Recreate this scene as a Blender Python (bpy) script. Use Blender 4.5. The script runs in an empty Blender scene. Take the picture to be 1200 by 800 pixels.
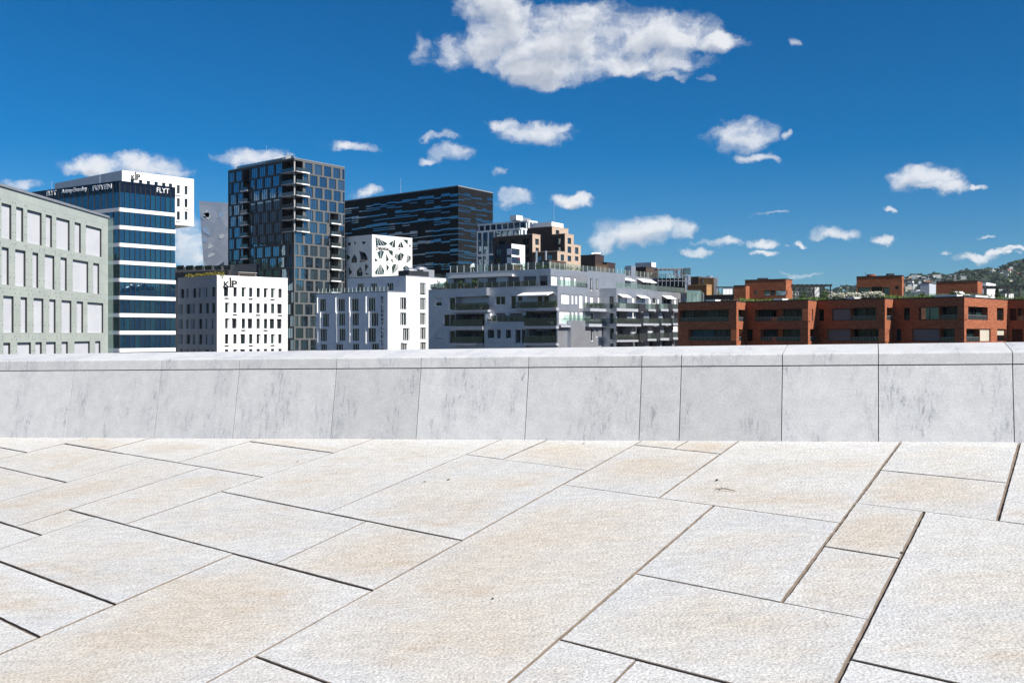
import bpy, bmesh, math, random
from mathutils import Vector, Matrix
random.seed(7)
R = math.radians
SC = bpy.context.scene
COL = SC.collection

# ---------------------------------------------------------------- camera
F, CX, HY = 1167.0, 600.0, 391.0          # focal length, centre column and horizon row of the photograph in its pixels
cam_d = bpy.data.cameras.new('camera')
cam_d.sensor_fit = 'HORIZONTAL'; cam_d.sensor_width = 36; cam_d.lens = 35.01
cam_d.shift_y = -9.0 / 1200
cam_d.clip_start = 0.1; cam_d.clip_end = 30000
cam = bpy.data.objects.new('camera', cam_d); COL.objects.link(cam)
cam.location = (0, 0, 0); cam.rotation_euler = (R(90), 0, 0)
SC.camera = cam

# ---------------------------------------------------------------- exposure
SC.view_settings.view_transform = 'Standard'; SC.view_settings.look = 'None'
SC.view_settings.gamma = 1; SC.view_settings.use_curve_mapping = False
SC.view_settings.exposure = 0.75

# ---------------------------------------------------------------- sun
SUN_AZ, SUN_EL = 127.0, 42.0               # degrees clockwise from the view direction, degrees up
S = Vector((math.cos(R(SUN_EL)) * math.sin(R(SUN_AZ)), math.cos(R(SUN_EL)) * math.cos(R(SUN_AZ)), math.sin(R(SUN_EL))))
sun_d = bpy.data.lights.new('sun', 'SUN'); sun_d.energy = 4.8; sun_d.angle = R(0.53); sun_d.color = (1, 0.95, 0.88)
sun = bpy.data.objects.new('sun', sun_d); COL.objects.link(sun)
sun.location = (60, 20, 60); sun.rotation_euler = S.to_track_quat('Z', 'Y').to_euler()

# ---------------------------------------------------------------- sky with clouds
SKY_STRENGTH = 0.058
w = bpy.data.worlds.new('World'); SC.world = w; w.use_nodes = True
nt = w.node_tree; N = nt.nodes; N.clear(); LK = nt.links.new
def nd(t, **k):
    n = N.new(t)
    for a, b in k.items(): setattr(n, a, b)
    return n
def vm(op, a, b=None, c=None):
    n = nd('ShaderNodeVectorMath', operation=op)
    for i, x in enumerate((a, b, c)):
        if x is None: continue
        if isinstance(x, (tuple, list)): n.inputs[i].default_value = x
        elif isinstance(x, (int, float)): n.inputs[3].default_value = x
        else: LK(x, n.inputs[i])
    return n.outputs['Value'] if op in ('DOT_PRODUCT', 'LENGTH') else n.outputs['Vector']
def ma(op, a, b=None, c=None, clamp=False):
    n = nd('ShaderNodeMath', operation=op); n.use_clamp = clamp
    for i, x in enumerate((a, b, c)):
        if x is None: continue
        if isinstance(x, (int, float)): n.inputs[i].default_value = x
        else: LK(x, n.inputs[i])
    return n.outputs[0]
def mr(x, a, b, c=0.0, d=1.0, smooth=True):
    n = nd('ShaderNodeMapRange'); n.interpolation_type = 'SMOOTHSTEP' if smooth else 'LINEAR'
    LK(x, n.inputs[0])
    for i, v in enumerate((a, b, c, d)): n.inputs[i + 1].default_value = v
    return n.outputs[0]
sky = nd('ShaderNodeTexSky', sky_type='NISHITA'); sky.sun_disc = False
sky.sun_elevation = R(SUN_EL); sky.sun_rotation = R(SUN_AZ)
sky.altitude = 100; sky.air_density = 0.9; sky.dust_density = 0.3; sky.ozone_density = 3.0
hs = nd('ShaderNodeHueSaturation'); hs.inputs['Saturation'].default_value = 1.15; hs.inputs['Value'].default_value = 1.0; hs.inputs['Hue'].default_value = 0.5
grad = nd('ShaderNodeMix', data_type='RGBA'); sz = nd('ShaderNodeSeparateXYZ'); tcg = nd('ShaderNodeTexCoord'); LK(tcg.outputs['Generated'], sz.inputs[0])
LK(mr(sz.outputs[2], 0.0, 0.30, 0, 1, False), grad.inputs['Factor']); grad.inputs['A'].default_value = (0.48, 0.72, 0.92, 1); grad.inputs['B'].default_value = (0.17, 0.58, 0.90, 1)   # filtered, deep northern blue
LK(vm('MULTIPLY', sky.outputs[0], grad.outputs['Result']), hs.inputs['Color'])
tc = nd('ShaderNodeTexCoord'); sep = nd('ShaderNodeSeparateXYZ'); LK(tc.outputs['Generated'], sep.inputs[0])
az = ma('ARCTAN2', sep.outputs[0], sep.outputs[1]); el = ma('ARCSINE', sep.outputs[2])
cmb = nd('ShaderNodeCombineXYZ'); LK(az, cmb.inputs[0]); LK(el, cmb.inputs[1]); P0 = cmb.outputs[0]
def noise(vec, scale, detail, rough, seed=0.0):
    n = nd('ShaderNodeTexNoise'); n.inputs['Scale'].default_value = scale; n.inputs['Detail'].default_value = detail; n.inputs['Roughness'].default_value = rough
    v = vm('ADD', vec, (seed, seed * 1.7, seed * 0.6)); LK(v, n.inputs['Vector']); return n
def azel(u, v):
    x, y, z = (u - CX) / F, 1.0, (HY - v) / F
    return math.atan2(x, y), math.atan2(z, math.hypot(x, y))
# cumulus clouds: centre, half width, half height in photograph pixels turned into sky directions
CL = [(665, 50, 112, 36), (590, 28, 42, 34), (562, 62, 44, 22), (494, 55, 17, 24, .5), (760, 42, 76, 26), (840, 52, 34, 11), (640, 80, 66, 20), (740, 73, 88, 12), (575, 4, 40, 22), (530, 60, 24, 20), (690, 24, 58, 22), (780, 84, 40, 7, .6), (825, 90, 16, 5, .5), (655, 96, 26, 9, .7),
      (632, 155, 42, 13, .85), (598, 146, 24, 7, .7), (658, 151, 20, 7, .7), (530, 178, 34, 13, .58), (518, 160, 28, 6, .5), (505, 186, 16, 4, .5),
      (872, 158, 44, 17, 1.0), (924, 158, 15, 8, .66), (888, 185, 28, 8), (1078, 212, 40, 13), (1098, 220, 34, 8), (1140, 219, 14, 4, .66),
      (603, 228, 21, 11), (670, 233, 27, 10), (748, 273, 58, 17), (712, 283, 30, 14, .66), (790, 271, 28, 12), (846, 284, 26, 7), (812, 295, 18, 5, .66), (832, 284, 30, 5),
      (900, 283, 22, 7), (900, 296, 18, 4), (974, 271, 28, 8), (1035, 278, 22, 6), (1045, 243, 8, 4, .66), (938, 283, 9, 4), (1100, 300, 10, 4), (1140, 306, 38, 6, .66), (1156, 276, 12, 3), (1180, 294, 14, 3), (1170, 300, 12, 4),
      (292, 184, 47, 12), (330, 190, 40, 9), (110, 194, 46, 12), (170, 192, 56, 14), (200, 199, 28, 10, .66), (22, 214, 26, 8, .66), (428, 228, 26, 8, .66), (222, 278, 26, 30), (215, 300, 30, 20), (410, 168, 34, 7, .66), (940, 52, 10, 9, .34), (580, 200, 9, 7, .45), (938, 322, 30, 4, .35), (908, 250, 26, 4, .3)]
UNSEEN_CL = [(-84.5, 6.7, 5.2, 1.15), (-120, 16, 14, 6), (-70, 19, 8, 3), (140, 20, 9, 3), (160, 10, 15, 3), (-160, 14, 16, 6), (-142, 30, 18, 8), (-165, 42, 20, 8), (-110, 36, 12, 6), (45, 16, 6, 2), (175, 24, 10, 4)]  # unseen clouds added out of view for fill light and reflections in glass
def cloud_field(base, detail=8, rough=0.57, amp=2.2):
    """density of the cloud deck in a direction (azimuth, elevation)"""
    wn = noise(base, 22, 5, 0.58, 3.1)
    warp = vm('MULTIPLY', vm('SUBTRACT', wn.outputs['Color'], (0.5, 0.5, 0.5)), (0.060, 0.030, 0))
    wn2 = noise(base, 62, 6, 0.62, 8.1)
    warp2 = vm('MULTIPLY', vm('SUBTRACT', wn2.outputs['Color'], (0.5, 0.5, 0.5)), (0.020, 0.013, 0))
    PW = vm('ADD', vm('ADD', base, warp), warp2)
    dens = None
    for (A, E, a, b, k) in blobs:
        q = vm('MULTIPLY', vm('SUBTRACT', PW, (A, E, 0)), (1 / a, 1 / b, 0))
        d = ma('SUBTRACT', k, vm('DOT_PRODUCT', q, q))
        dens = d if dens is None else ma('SMOOTH_MAX', dens, d, 0.25)
    det = noise(vm('MULTIPLY', PW, (1, 1.35, 1)), 30, detail, rough, 1.3)
    return ma('ADD', ma('MINIMUM', dens, 0.9), ma('MULTIPLY', ma('SUBTRACT', det.outputs['Fac'], 0.5), amp))
blobs = []
for (u, v, a, b, *k) in CL:
    A, E = azel(u, v); c = math.cos(A)
    blobs.append((A, E, a / F * c * c * 1.10, b / F * c * (1.18 if a > 35 else 1.10), k[0] if k else (0.95 if a > 60 else 0.80)))
for (A, E, a, b) in UNSEEN_CL: blobs.append((R(A), R(E), R(a), R(b), 1.0))
field = cloud_field(P0)
toward_light = cloud_field(vm('ADD', P0, (0.006, 0.012, 0)), 3, 0.45, 1.9)      # the same clouds a step up and towards the sun
alpha = ma('MULTIPLY', mr(field, -0.16, 1.05), 0.97)
wisp = mr(field, 0.0, 0.85, 0.80, 1.0)
under = mr(toward_light, 0.25, 1.35)                              # how much cloud lies between here and the light
core = mr(field, 0.3, 1.3)
shade = ma('SUBTRACT', 1.0, ma('MULTIPLY', ma('ADD', ma('MULTIPLY', under, 0.75), ma('MULTIPLY', core, 0.16)), 0.80))
shade = ma('MULTIPLY', shade, wisp)
cc = nd('ShaderNodeMix', data_type='RGBA'); LK(mr(shade, 0.2, 0.95, 0, 1, False), cc.inputs['Factor'])
cc.inputs['A'].default_value = (0.20, 0.235, 0.30, 1); cc.inputs['B'].default_value = (0.53, 0.54, 0.56, 1)
csc = vm('SCALE', cc.outputs['Result'], 1.0 / SKY_STRENGTH)
mx = nd('ShaderNodeMix', data_type='RGBA'); LK(alpha, mx.inputs['Factor']); LK(hs.outputs[0], mx.inputs['A']); LK(csc, mx.inputs['B'])
bg = nd('ShaderNodeBackground'); bg.inputs['Strength'].default_value = SKY_STRENGTH; LK(mx.outputs['Result'], bg.inputs['Color'])
wo = nd('ShaderNodeOutputWorld'); LK(bg.outputs[0], wo.inputs['Surface'])
w.cycles.sampling_method = 'MANUAL'; w.cycles.sample_map_resolution = 1024

# ---------------------------------------------------------------- helpers: meshes, things, parts
def off(o):
    v = Vector((0, 0, 0))
    while o is not None:
        v += o.location; o = o.parent
    return v
def thing(name, label, cat, loc, group=None, kind=None):
    o = bpy.data.objects.new(name, None); COL.objects.link(o); o.location = loc
    o.empty_display_size = 1
    tag(o, label, cat, group, kind); return o
def tag(o, label=None, cat=None, group=None, kind=None):
    if label: o['label'] = label
    if cat: o['category'] = cat
    if group: o['group'] = group
    if kind: o['kind'] = kind
    return o
class MB:
    def __init__(s): s.v, s.f, s.m, s.uv = [], [], [], []
    def poly(s, pts, m=0, uv=None):
        i = len(s.v); s.v += [tuple(p) for p in pts]; s.f.append(list(range(i, i + len(pts)))); s.m.append(m)
        if uv is None:
            a = Vector(pts[0]); e1 = (Vector(pts[1]) - a); n = e1.cross(Vector(pts[2]) - a)
            if n.length < 1e-12: n = Vector((0, 0, 1))
            n.normalize()
            if abs(n.z) > 0.8: uv = [(p[0], p[1]) for p in pts]
            else:
                t = Vector((-n.y, n.x, 0)).normalized(); uv = [(Vector(p).dot(t), p[2]) for p in pts]
        s.uv.append(uv)
    def hexa(s, b, t, m=0):                # b, t: four bottom and four top corners, anticlockwise from above
        s.poly(b[::-1], m); s.poly(t, m)
        for i in range(4):
            j = (i + 1) % 4; s.poly((b[i], b[j], t[j], t[i]), m)
    def box(s, x0, x1, y0, y1, z0, z1, m=0):
        s.hexa([(x0, y0, z0), (x1, y0, z0), (x1, y1, z0), (x0, y1, z0)], [(x0, y0, z1), (x1, y0, z1), (x1, y1, z1), (x0, y1, z1)], m)
    def tube(s, p, q, r, n=6, m=0, r2=None):
        p, q = Vector(p), Vector(q); d = (q - p).normalized(); r2 = r if r2 is None else r2
        a = d.orthogonal().normalized(); b = d.cross(a)
        A = [p + (a * math.cos(2 * math.pi * i / n) + b * math.sin(2 * math.pi * i / n)) * r for i in range(n)]
        B = [q + (a * math.cos(2 * math.pi * i / n) + b * math.sin(2 * math.pi * i / n)) * r2 for i in range(n)]
        for i in range(n): j = (i + 1) % n; s.poly((A[i], A[j], B[j], B[i]), m)
        s.poly(A[::-1], m); s.poly(B, m)
    def build(s, name, mats, parent=None, loc=None, label=None, cat=None, group=None, kind=None, smooth=False, weld=False):
        o0 = off(parent) if parent is not None else Vector(loc if loc is not None else (0, 0, 0))
        me = bpy.data.meshes.new(name)
        me.from_pydata([(x - o0.x, y - o0.y, z - o0.z) for x, y, z in s.v], [], s.f)
        ul = me.uv_layers.new(name='UVMap'); flat = [c for u in s.uv for p in u for c in p]; ul.data.foreach_set('uv', flat)
        if not isinstance(mats, (list, tuple)): mats = [mats]
        for x in mats: me.materials.append(x)
        me.polygons.foreach_set('material_index', s.m)
        if smooth: me.polygons.foreach_set('use_smooth', [True] * len(s.f))
        me.update()
        if weld:
            bm = bmesh.new(); bm.from_mesh(me); bmesh.ops.remove_doubles(bm, verts=bm.verts, dist=1e-4); bm.to_mesh(me); bm.free()
        o = bpy.data.objects.new(name, me); COL.objects.link(o)
        if parent is not None: o.parent = parent
        else: o.location = o0
        tag(o, label, cat, group, kind); return o

def dvp(u):
    v = Vector((u - CX, F)); return v.normalized()
def pt(u, y): return Vector(((u - CX) / F * y, y))
def zat(v, y): return (HY - v) / F * y
class Face:
    """a vertical plane of a building: s runs along it in metres, z up, o outwards"""
    def __init__(s, P, d):
        s.P = Vector(P[:2]); s.d = Vector(d).normalized(); n = Vector((-s.d.y, s.d.x))
        s.n = n if n.dot(s.P) < 0 else -n
        s.flip = Vector((s.d.x, s.d.y, 0)).cross(Vector((0, 0, 1))).dot(Vector((s.n.x, s.n.y, 0))) < 0
    def s(s, u):
        X = (u - CX) / F; return (X * s.P.y - s.P.x) / (s.d.x - X * s.d.y)
    def y(s, u): return s.P.y + s.s(u) * s.d.y
    def z(s, u, v): return (HY - v) / F * s.y(u)
    def p(s, a, z, o=0.0):
        q = s.P + s.d * a + s.n * o; return Vector((q.x, q.y, z))
    def shift(s, o): return Face(s.P + s.n * o, s.d)
    def rpx(s, u0, v0, u1, v1):            # pixel rectangle -> (s0, s1, z0, z1)
        a, b = s.s(u0), s.s(u1); um = (u0 + u1) / 2
        return (min(a, b), max(a, b), s.z(um, v1), s.z(um, v0))
    def quad(s, mb, a0, a1, z0, z1, o=0.0, m=0):
        q = [(a0, z0), (a1, z0), (a1, z1), (a0, z1)]
        if s.flip: q = q[::-1]
        mb.poly([s.p(a, z, o) for a, z in q], m, q)
    def box(s, mb, a0, a1, z0, z1, o0, o1, m=0):
        c = [(a0, o1), (a1, o1), (a1, o0), (a0, o0)]
        if s.flip: c = c[::-1]
        b = [s.p(a, z0, o) for a, o in c]; t = [s.p(a, z1, o) for a, o in c]
        mb.hexa(b, t, m)
    def wall(s, mb, a0, a1, z0, z1, holes, m=0, o=0.0, depth=0.25, mr_=None):
        """wall with openings; a hole is (a0,a1,z0,z1[,depth[,splay_low,splay_high]])"""
        mr_ = m if mr_ is None else mr_
        H = []
        for h in holes:
            h = list(h) + [depth, 0, 0][len(h) - 4:]
            e0, e1, f0, f1 = max(a0, h[0] - h[5]), min(a1, h[1] + h[6]), max(z0, h[2]), min(z1, h[3])
            if e1 - e0 > 0.02 and f1 - f0 > 0.02: H.append((e0, e1, f0, f1, h[4], max(h[0], a0), min(h[1], a1)))
        A = sorted({round(x, 4) for x in [a0, a1] + [x for h in H for x in h[:2]]}); Z = sorted({round(x, 4) for x in [z0, z1] + [x for h in H for x in h[2:4]]})
        for j in range(len(Z) - 1):
            zc = (Z[j] + Z[j + 1]) / 2; run = None
            for i in range(len(A)):
                solid = False
                if i < len(A) - 1:
                    ac = (A[i] + A[i + 1]) / 2
                    solid = not any(h[0] < ac < h[1] and h[2] < zc < h[3] for h in H)
                if solid and run is None: run = A[i]
                if not solid and run is not None: s.quad(mb, run, A[i], Z[j], Z[j + 1], o, m); run = None
        for e0, e1, f0, f1, dp, g0, g1 in H:
            if dp <= 0: continue
            O = [s.p(e0, f0, o), s.p(e1, f0, o), s.p(e1, f1, o), s.p(e0, f1, o)]
            I = [s.p(g0, f0, o - dp), s.p(g1, f0, o - dp), s.p(g1, f1, o - dp), s.p(g0, f1, o - dp)]
            for i in range(4):
                k = (i + 1) % 4; q = [O[i], I[i], I[k], O[k]] if s.flip else [O[i], O[k], I[k], I[i]]
                mb.poly(q, mr_)

def window(parent, face, r, o, glass, frame, nm=0, ntr=0, fw=0.06, blind=None, bfrac=1.0, name='window', proud=0.05, subframe=False, label=None):
    a0, a1, z0, z1 = r[:4]
    mb = MB(); face.quad(mb, a0, a1, z0, z1, o, 0)
    fb = MB() if subframe else mb; k = 0 if subframe else 1
    if frame is not None:
        for (x0, x1, y0, y1) in [(a0, a0 + fw, z0, z1), (a1 - fw, a1, z0, z1), (a0 + fw, a1 - fw, z0, z0 + fw), (a0 + fw, a1 - fw, z1 - fw, z1)]:
            face.box(fb, x0, x1, y0, y1, o + 0.004, o + proud, k)
        for i in range(nm):
            c = a0 + (a1 - a0) * (i + 1) / (nm + 1); face.box(fb, c - fw / 2, c + fw / 2, z0 + fw, z1 - fw, o + 0.004, o + proud - 0.006, k)
        for i in range(ntr):
            c = z0 + (z1 - z0) * (i + 1) / (ntr + 1); face.box(fb, a0 + fw, a1 - fw, c - fw / 2, c + fw / 2, o + 0.004, o + proud - 0.012, k)
    ob = mb.build(name, [glass] if subframe or frame is None else [glass, frame], parent, label=label)
    if subframe and frame is not None: fb.build('window_frame', frame, ob)
    if blind is not None:
        b = MB(); face.box(b, a0 + fw, a1 - fw, z1 - fw - (z1 - z0 - 2 * fw) * bfrac, z1 - fw, o + 0.006, o + proud + 0.02); b.build('blind', blind, ob)
    return ob

def windows(parent, specs, limit=100):
    """specs: (face, rect, o, glass, frame, nm, ntr, fw); the largest in view become parts of their own, the rest one part"""
    def size(sp):
        f, r = sp[0], sp[1]; P = f.p((r[0] + r[1]) / 2, (r[2] + r[3]) / 2)
        c = abs(f.n.dot(Vector((P.x, P.y)).normalized())); return (r[1] - r[0]) * (r[3] - r[2]) * c / P.y ** 2
    specs = sorted(specs, key=size, reverse=True)
    for sp in specs[:limit]: window(parent, *sp)
    if len(specs) > limit:
        mb = MB()
        gl, fr = specs[limit][3], specs[limit][4]
        for sp in specs[limit:]:
            f, (a0, a1, z0, z1), o = sp[0], sp[1][:4], sp[2]; f.quad(mb, a0, a1, z0, z1, o, 0)
            nm, fw = sp[5], sp[7]
            for i in range(nm):
                c = a0 + (a1 - a0) * (i + 1) / (nm + 1); f.box(mb, c - fw / 2, c + fw / 2, z0, z1, o + 0.004, o + 0.04, 1)
        mb.build('window_rows', [gl, fr or gl], parent, kind='stuff')

class Block:
    """a straight-sided volume: a corner towards the camera, a right face and a left face (photograph pixels place it)"""
    def __init__(s, uc, y, ur, ul, vtop, vpr=1450, vpl=-900, zb=-15.0, z1=None):
        P = pt(uc, y); s.P = P; s.R = Face(P, dvp(vpr)); s.L = Face(P, dvp(vpl))
        s.wr = s.R.s(ur); s.wl = s.L.s(ul); s.z1 = zat(vtop, y) if z1 is None else z1; s.z0 = zb
    def corners(s, o=0.0):
        P = s.P; a = P + s.R.d * s.wr; c = P + s.L.d * s.wl; b = P + s.R.d * s.wr + s.L.d * s.wl
        return [P, a, b, c]
    def centre(s):
        c = s.corners(); return sum(c, Vector((0, 0))) / 4
    def shell(s, mb, hr=(), hl=(), m=0, depth=0.25, mroof=None, ml=None, mrev=None, z0=None):
        z0 = s.z0 if z0 is None else z0
        s.R.wall(mb, 0, s.wr, z0, s.z1, hr, m, depth=depth, mr_=mrev); s.L.wall(mb, 0, s.wl, z0, s.z1, hl, m if ml is None else ml, depth=depth, mr_=mrev)
        P, a, b, c = s.corners()
        up = lambda q, z: Vector((q.x, q.y, z))
        mb.poly([up(a, z0), up(b, z0), up(b, s.z1), up(a, s.z1)], m); mb.poly([up(b, z0), up(c, z0), up(c, s.z1), up(b, s.z1)], m)
        mb.poly([up(q, s.z1) for q in (P, a, b, c)], m if mroof is None else mroof)
        mb.poly([up(q, z0) for q in (c, b, a, P)], m)
    def rim(s, mb, h=0.25, t=0.3, out=0.04, m=0, z=None):
        z = s.z1 if z is None else z
        s.R.box(mb, -out, s.wr + out, z + 0.003, z + h, -t, out, m); s.L.box(mb, t + 0.01, s.wl + out, z + 0.003, z + h - 0.004, -t, out - 0.003, m)
    def root(s, name, label, cat, group=None):
        c = s.centre(); return thing(name, label, cat, (c.x, c.y, s.z0), group)

# ---------------------------------------------------------------- materials
MATS = {}
def newmat(name):
    m = bpy.data.materials.new(name); m.use_nodes = True; t = m.node_tree; b = t.nodes['Principled BSDF']; MATS[name] = m
    return m, t, b
def X(t, typ, **k):
    n = t.nodes.new(typ)
    for a, v in k.items(): setattr(n, a, v)
    return n
def plain(name, col, rough=0.7, var=0.12, scale=1.5, bump=0.0, bscale=20, spec=0.3, metal=0.0):
    m, t, b = newmat(name)
    tcn = X(t, 'ShaderNodeTexCoord'); nz = X(t, 'ShaderNodeTexNoise'); nz.inputs['Scale'].default_value = scale; nz.inputs['Detail'].default_value = 6; nz.inputs['Roughness'].default_value = 0.65
    t.links.new(tcn.outputs['Object'], nz.inputs['Vector'])
    rp = X(t, 'ShaderNodeValToRGB'); rp.color_ramp.elements[0].position = 0.3; rp.color_ramp.elements[1].position = 0.7
    rp.color_ramp.elements[0].color = tuple(c * (1 - var) for c in col) + (1,); rp.color_ramp.elements[1].color = tuple(min(1, c * (1 + var)) for c in col) + (1,)
    t.links.new(nz.outputs['Fac'], rp.inputs[0]); t.links.new(rp.outputs[0], b.inputs['Base Color'])
    b.inputs['Roughness'].default_value = rough; b.inputs['Specular IOR Level'].default_value = spec; b.inputs['Metallic'].default_value = metal
    if bump:
        n2 = X(t, 'ShaderNodeTexNoise'); n2.inputs['Scale'].default_value = bscale; n2.inputs['Detail'].default_value = 4; t.links.new(tcn.outputs['Object'], n2.inputs['Vector'])
        bp = X(t, 'ShaderNodeBump'); bp.inputs['Strength'].default_value = bump; bp.inputs['Distance'].default_value = 0.05; t.links.new(n2.outputs['Fac'], bp.inputs['Height']); t.links.new(bp.outputs[0], b.inputs['Normal'])
    return m
def panel(name, col, pw, ph, joint=0.7, jw=0.02, var=0.05, rough=0.55, spec=0.35, offset=0.5, jcol=None):
    """cladding panels with thin joints, laid out in metres on the facade"""
    m, t, b = newmat(name)
    uv = X(t, 'ShaderNodeUVMap'); br = X(t, 'ShaderNodeTexBrick'); t.links.new(uv.outputs[0], br.inputs['Vector'])
    br.offset = offset; br.inputs['Scale'].default_value = 1; br.inputs['Brick Width'].default_value = pw; br.inputs['Row Height'].default_value = ph
    br.inputs['Mortar Size'].default_value = jw; br.inputs['Mortar Smooth'].default_value = 0.1; br.inputs['Bias'].default_value = 0.0
    br.inputs['Color1'].default_value = tuple(c * (1 - var) for c in col) + (1,); br.inputs['Color2'].default_value = tuple(min(1, c * (1 + var)) for c in col) + (1,)
    br.inputs['Mortar'].default_value = (tuple(c * joint for c in col) if jcol is None else jcol) + (1,)
    nz = X(t, 'ShaderNodeTexNoise'); nz.inputs['Scale'].default_value = 0.35; nz.inputs['Detail'].default_value = 7; nz.inputs['Roughness'].default_value = 0.7; t.links.new(uv.outputs[0], nz.inputs['Vector'])
    mx_ = X(t, 'ShaderNodeMix', data_type='RGBA', blend_type='MULTIPLY'); mx_.inputs['Factor'].default_value = 1
    rp = X(t, 'ShaderNodeValToRGB'); rp.color_ramp.elements[0].position = 0.3; rp.color_ramp.elements[1].position = 0.7; rp.color_ramp.elements[0].color = (0.88, 0.88, 0.9, 1); rp.color_ramp.elements[1].color = (1.06, 1.06, 1.05, 1)
    t.links.new(nz.outputs['Fac'], rp.inputs[0]); t.links.new(br.outputs['Color'], mx_.inputs['A']); t.links.new(rp.outputs[0], mx_.inputs['B'])
    t.links.new(mx_.outputs['Result'], b.inputs['Base Color']); b.inputs['Roughness'].default_value = rough; b.inputs['Specular IOR Level'].default_value = spec
    return m
def glass(name, cols, ior=1.9, rough=0.02, wave=0.06, tint=(1, 1, 1)):
    """dark reflective glazing; each pane takes its own tone and leans a hair off the plane"""
    m, t, b = newmat(name)
    oi = X(t, 'ShaderNodeObjectInfo'); ge = X(t, 'ShaderNodeNewGeometry')
    ad = X(t, 'ShaderNodeMath', operation='ADD'); t.links.new(oi.outputs['Random'], ad.inputs[0]); t.links.new(ge.outputs['Random Per Island'], ad.inputs[1])
    fr = X(t, 'ShaderNodeMath', operation='FRACT'); t.links.new(ad.outputs[0], fr.inputs[0])
    rp = X(t, 'ShaderNodeValToRGB'); rp.color_ramp.interpolation = 'CONSTANT'; els = rp.color_ramp.elements
    while len(els) < len(cols): els.new(0.5)
    for i, c in enumerate(cols): els[i].position = i / len(cols); els[i].color = tuple(c) + (1,)
    t.links.new(fr.outputs[0], rp.inputs[0]); t.links.new(rp.outputs[0], b.inputs['Base Color'])
    b.inputs['IOR'].default_value = ior; b.inputs['Specular Tint'].default_value = tuple(tint) + (1,); b.inputs['Roughness'].default_value = rough; b.inputs['Specular IOR Level'].default_value = 0.5
    # slight waviness and per-pane tilt of the reflection
    tcn = X(t, 'ShaderNodeTexCoord'); nz = X(t, 'ShaderNodeTexNoise'); nz.inputs['Scale'].default_value = 0.6; nz.inputs['Detail'].default_value = 1; t.links.new(tcn.outputs['Object'], nz.inputs['Vector'])
    wn_ = X(t, 'ShaderNodeTexWhiteNoise', noise_dimensions='1D'); t.links.new(fr.outputs[0], wn_.inputs['W'])
    s1 = X(t, 'ShaderNodeVectorMath', operation='SUBTRACT'); t.links.new(nz.outputs['Color'], s1.inputs[0]); s1.inputs[1].default_value = (0.5, 0.5, 0.5)
    s2 = X(t, 'ShaderNodeVectorMath', operation='SUBTRACT'); t.links.new(wn_.outputs['Color'], s2.inputs[0]); s2.inputs[1].default_value = (0.5, 0.5, 0.5)
    a1 = X(t, 'ShaderNodeVectorMath', operation='SCALE'); t.links.new(s1.outputs[0], a1.inputs[0]); a1.inputs[3].default_value = wave
    a2 = X(t, 'ShaderNodeVectorMath', operation='SCALE'); t.links.new(s2.outputs[0], a2.inputs[0]); a2.inputs[3].default_value = wave * 0.5
    s3 = X(t, 'ShaderNodeVectorMath', operation='ADD'); t.links.new(a1.outputs[0], s3.inputs[0]); t.links.new(a2.outputs[0], s3.inputs[1])
    s4 = X(t, 'ShaderNodeVectorMath', operation='ADD'); t.links.new(s3.outputs[0], s4.inputs[0]); t.links.new(ge.outputs['Normal'], s4.inputs[1])
    s5 = X(t, 'ShaderNodeVectorMath', operation='NORMALIZE'); t.links.new(s4.outputs[0], s5.inputs[0]); t.links.new(s5.outputs[0], b.inputs['Normal'])
    return m
def clear(name, tint, refl=0.12, op=0.35):
    m, t, b = newmat(name); t.nodes.remove(b); out = t.nodes['Material Output']
    tr = X(t, 'ShaderNodeBsdfTransparent'); tr.inputs[0].default_value = tuple(tint) + (1,)
    gl = X(t, 'ShaderNodeBsdfGlossy'); gl.inputs['Roughness'].default_value = 0.05; gl.inputs[0].default_value = (0.9, 0.95, 0.95, 1)
    df = X(t, 'ShaderNodeBsdfDiffuse'); df.inputs[0].default_value = tuple(c * 0.7 for c in tint) + (1,)
    m1 = X(t, 'ShaderNodeMixShader'); m1.inputs[0].default_value = op; t.links.new(tr.outputs[0], m1.inputs[1]); t.links.new(df.outputs[0], m1.inputs[2])
    m2 = X(t, 'ShaderNodeMixShader'); m2.inputs[0].default_value = refl; t.links.new(m1.outputs[0], m2.inputs[1]); t.links.new(gl.outputs[0], m2.inputs[2])
    t.links.new(m2.outputs[0], out.inputs['Surface']); return m
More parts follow.
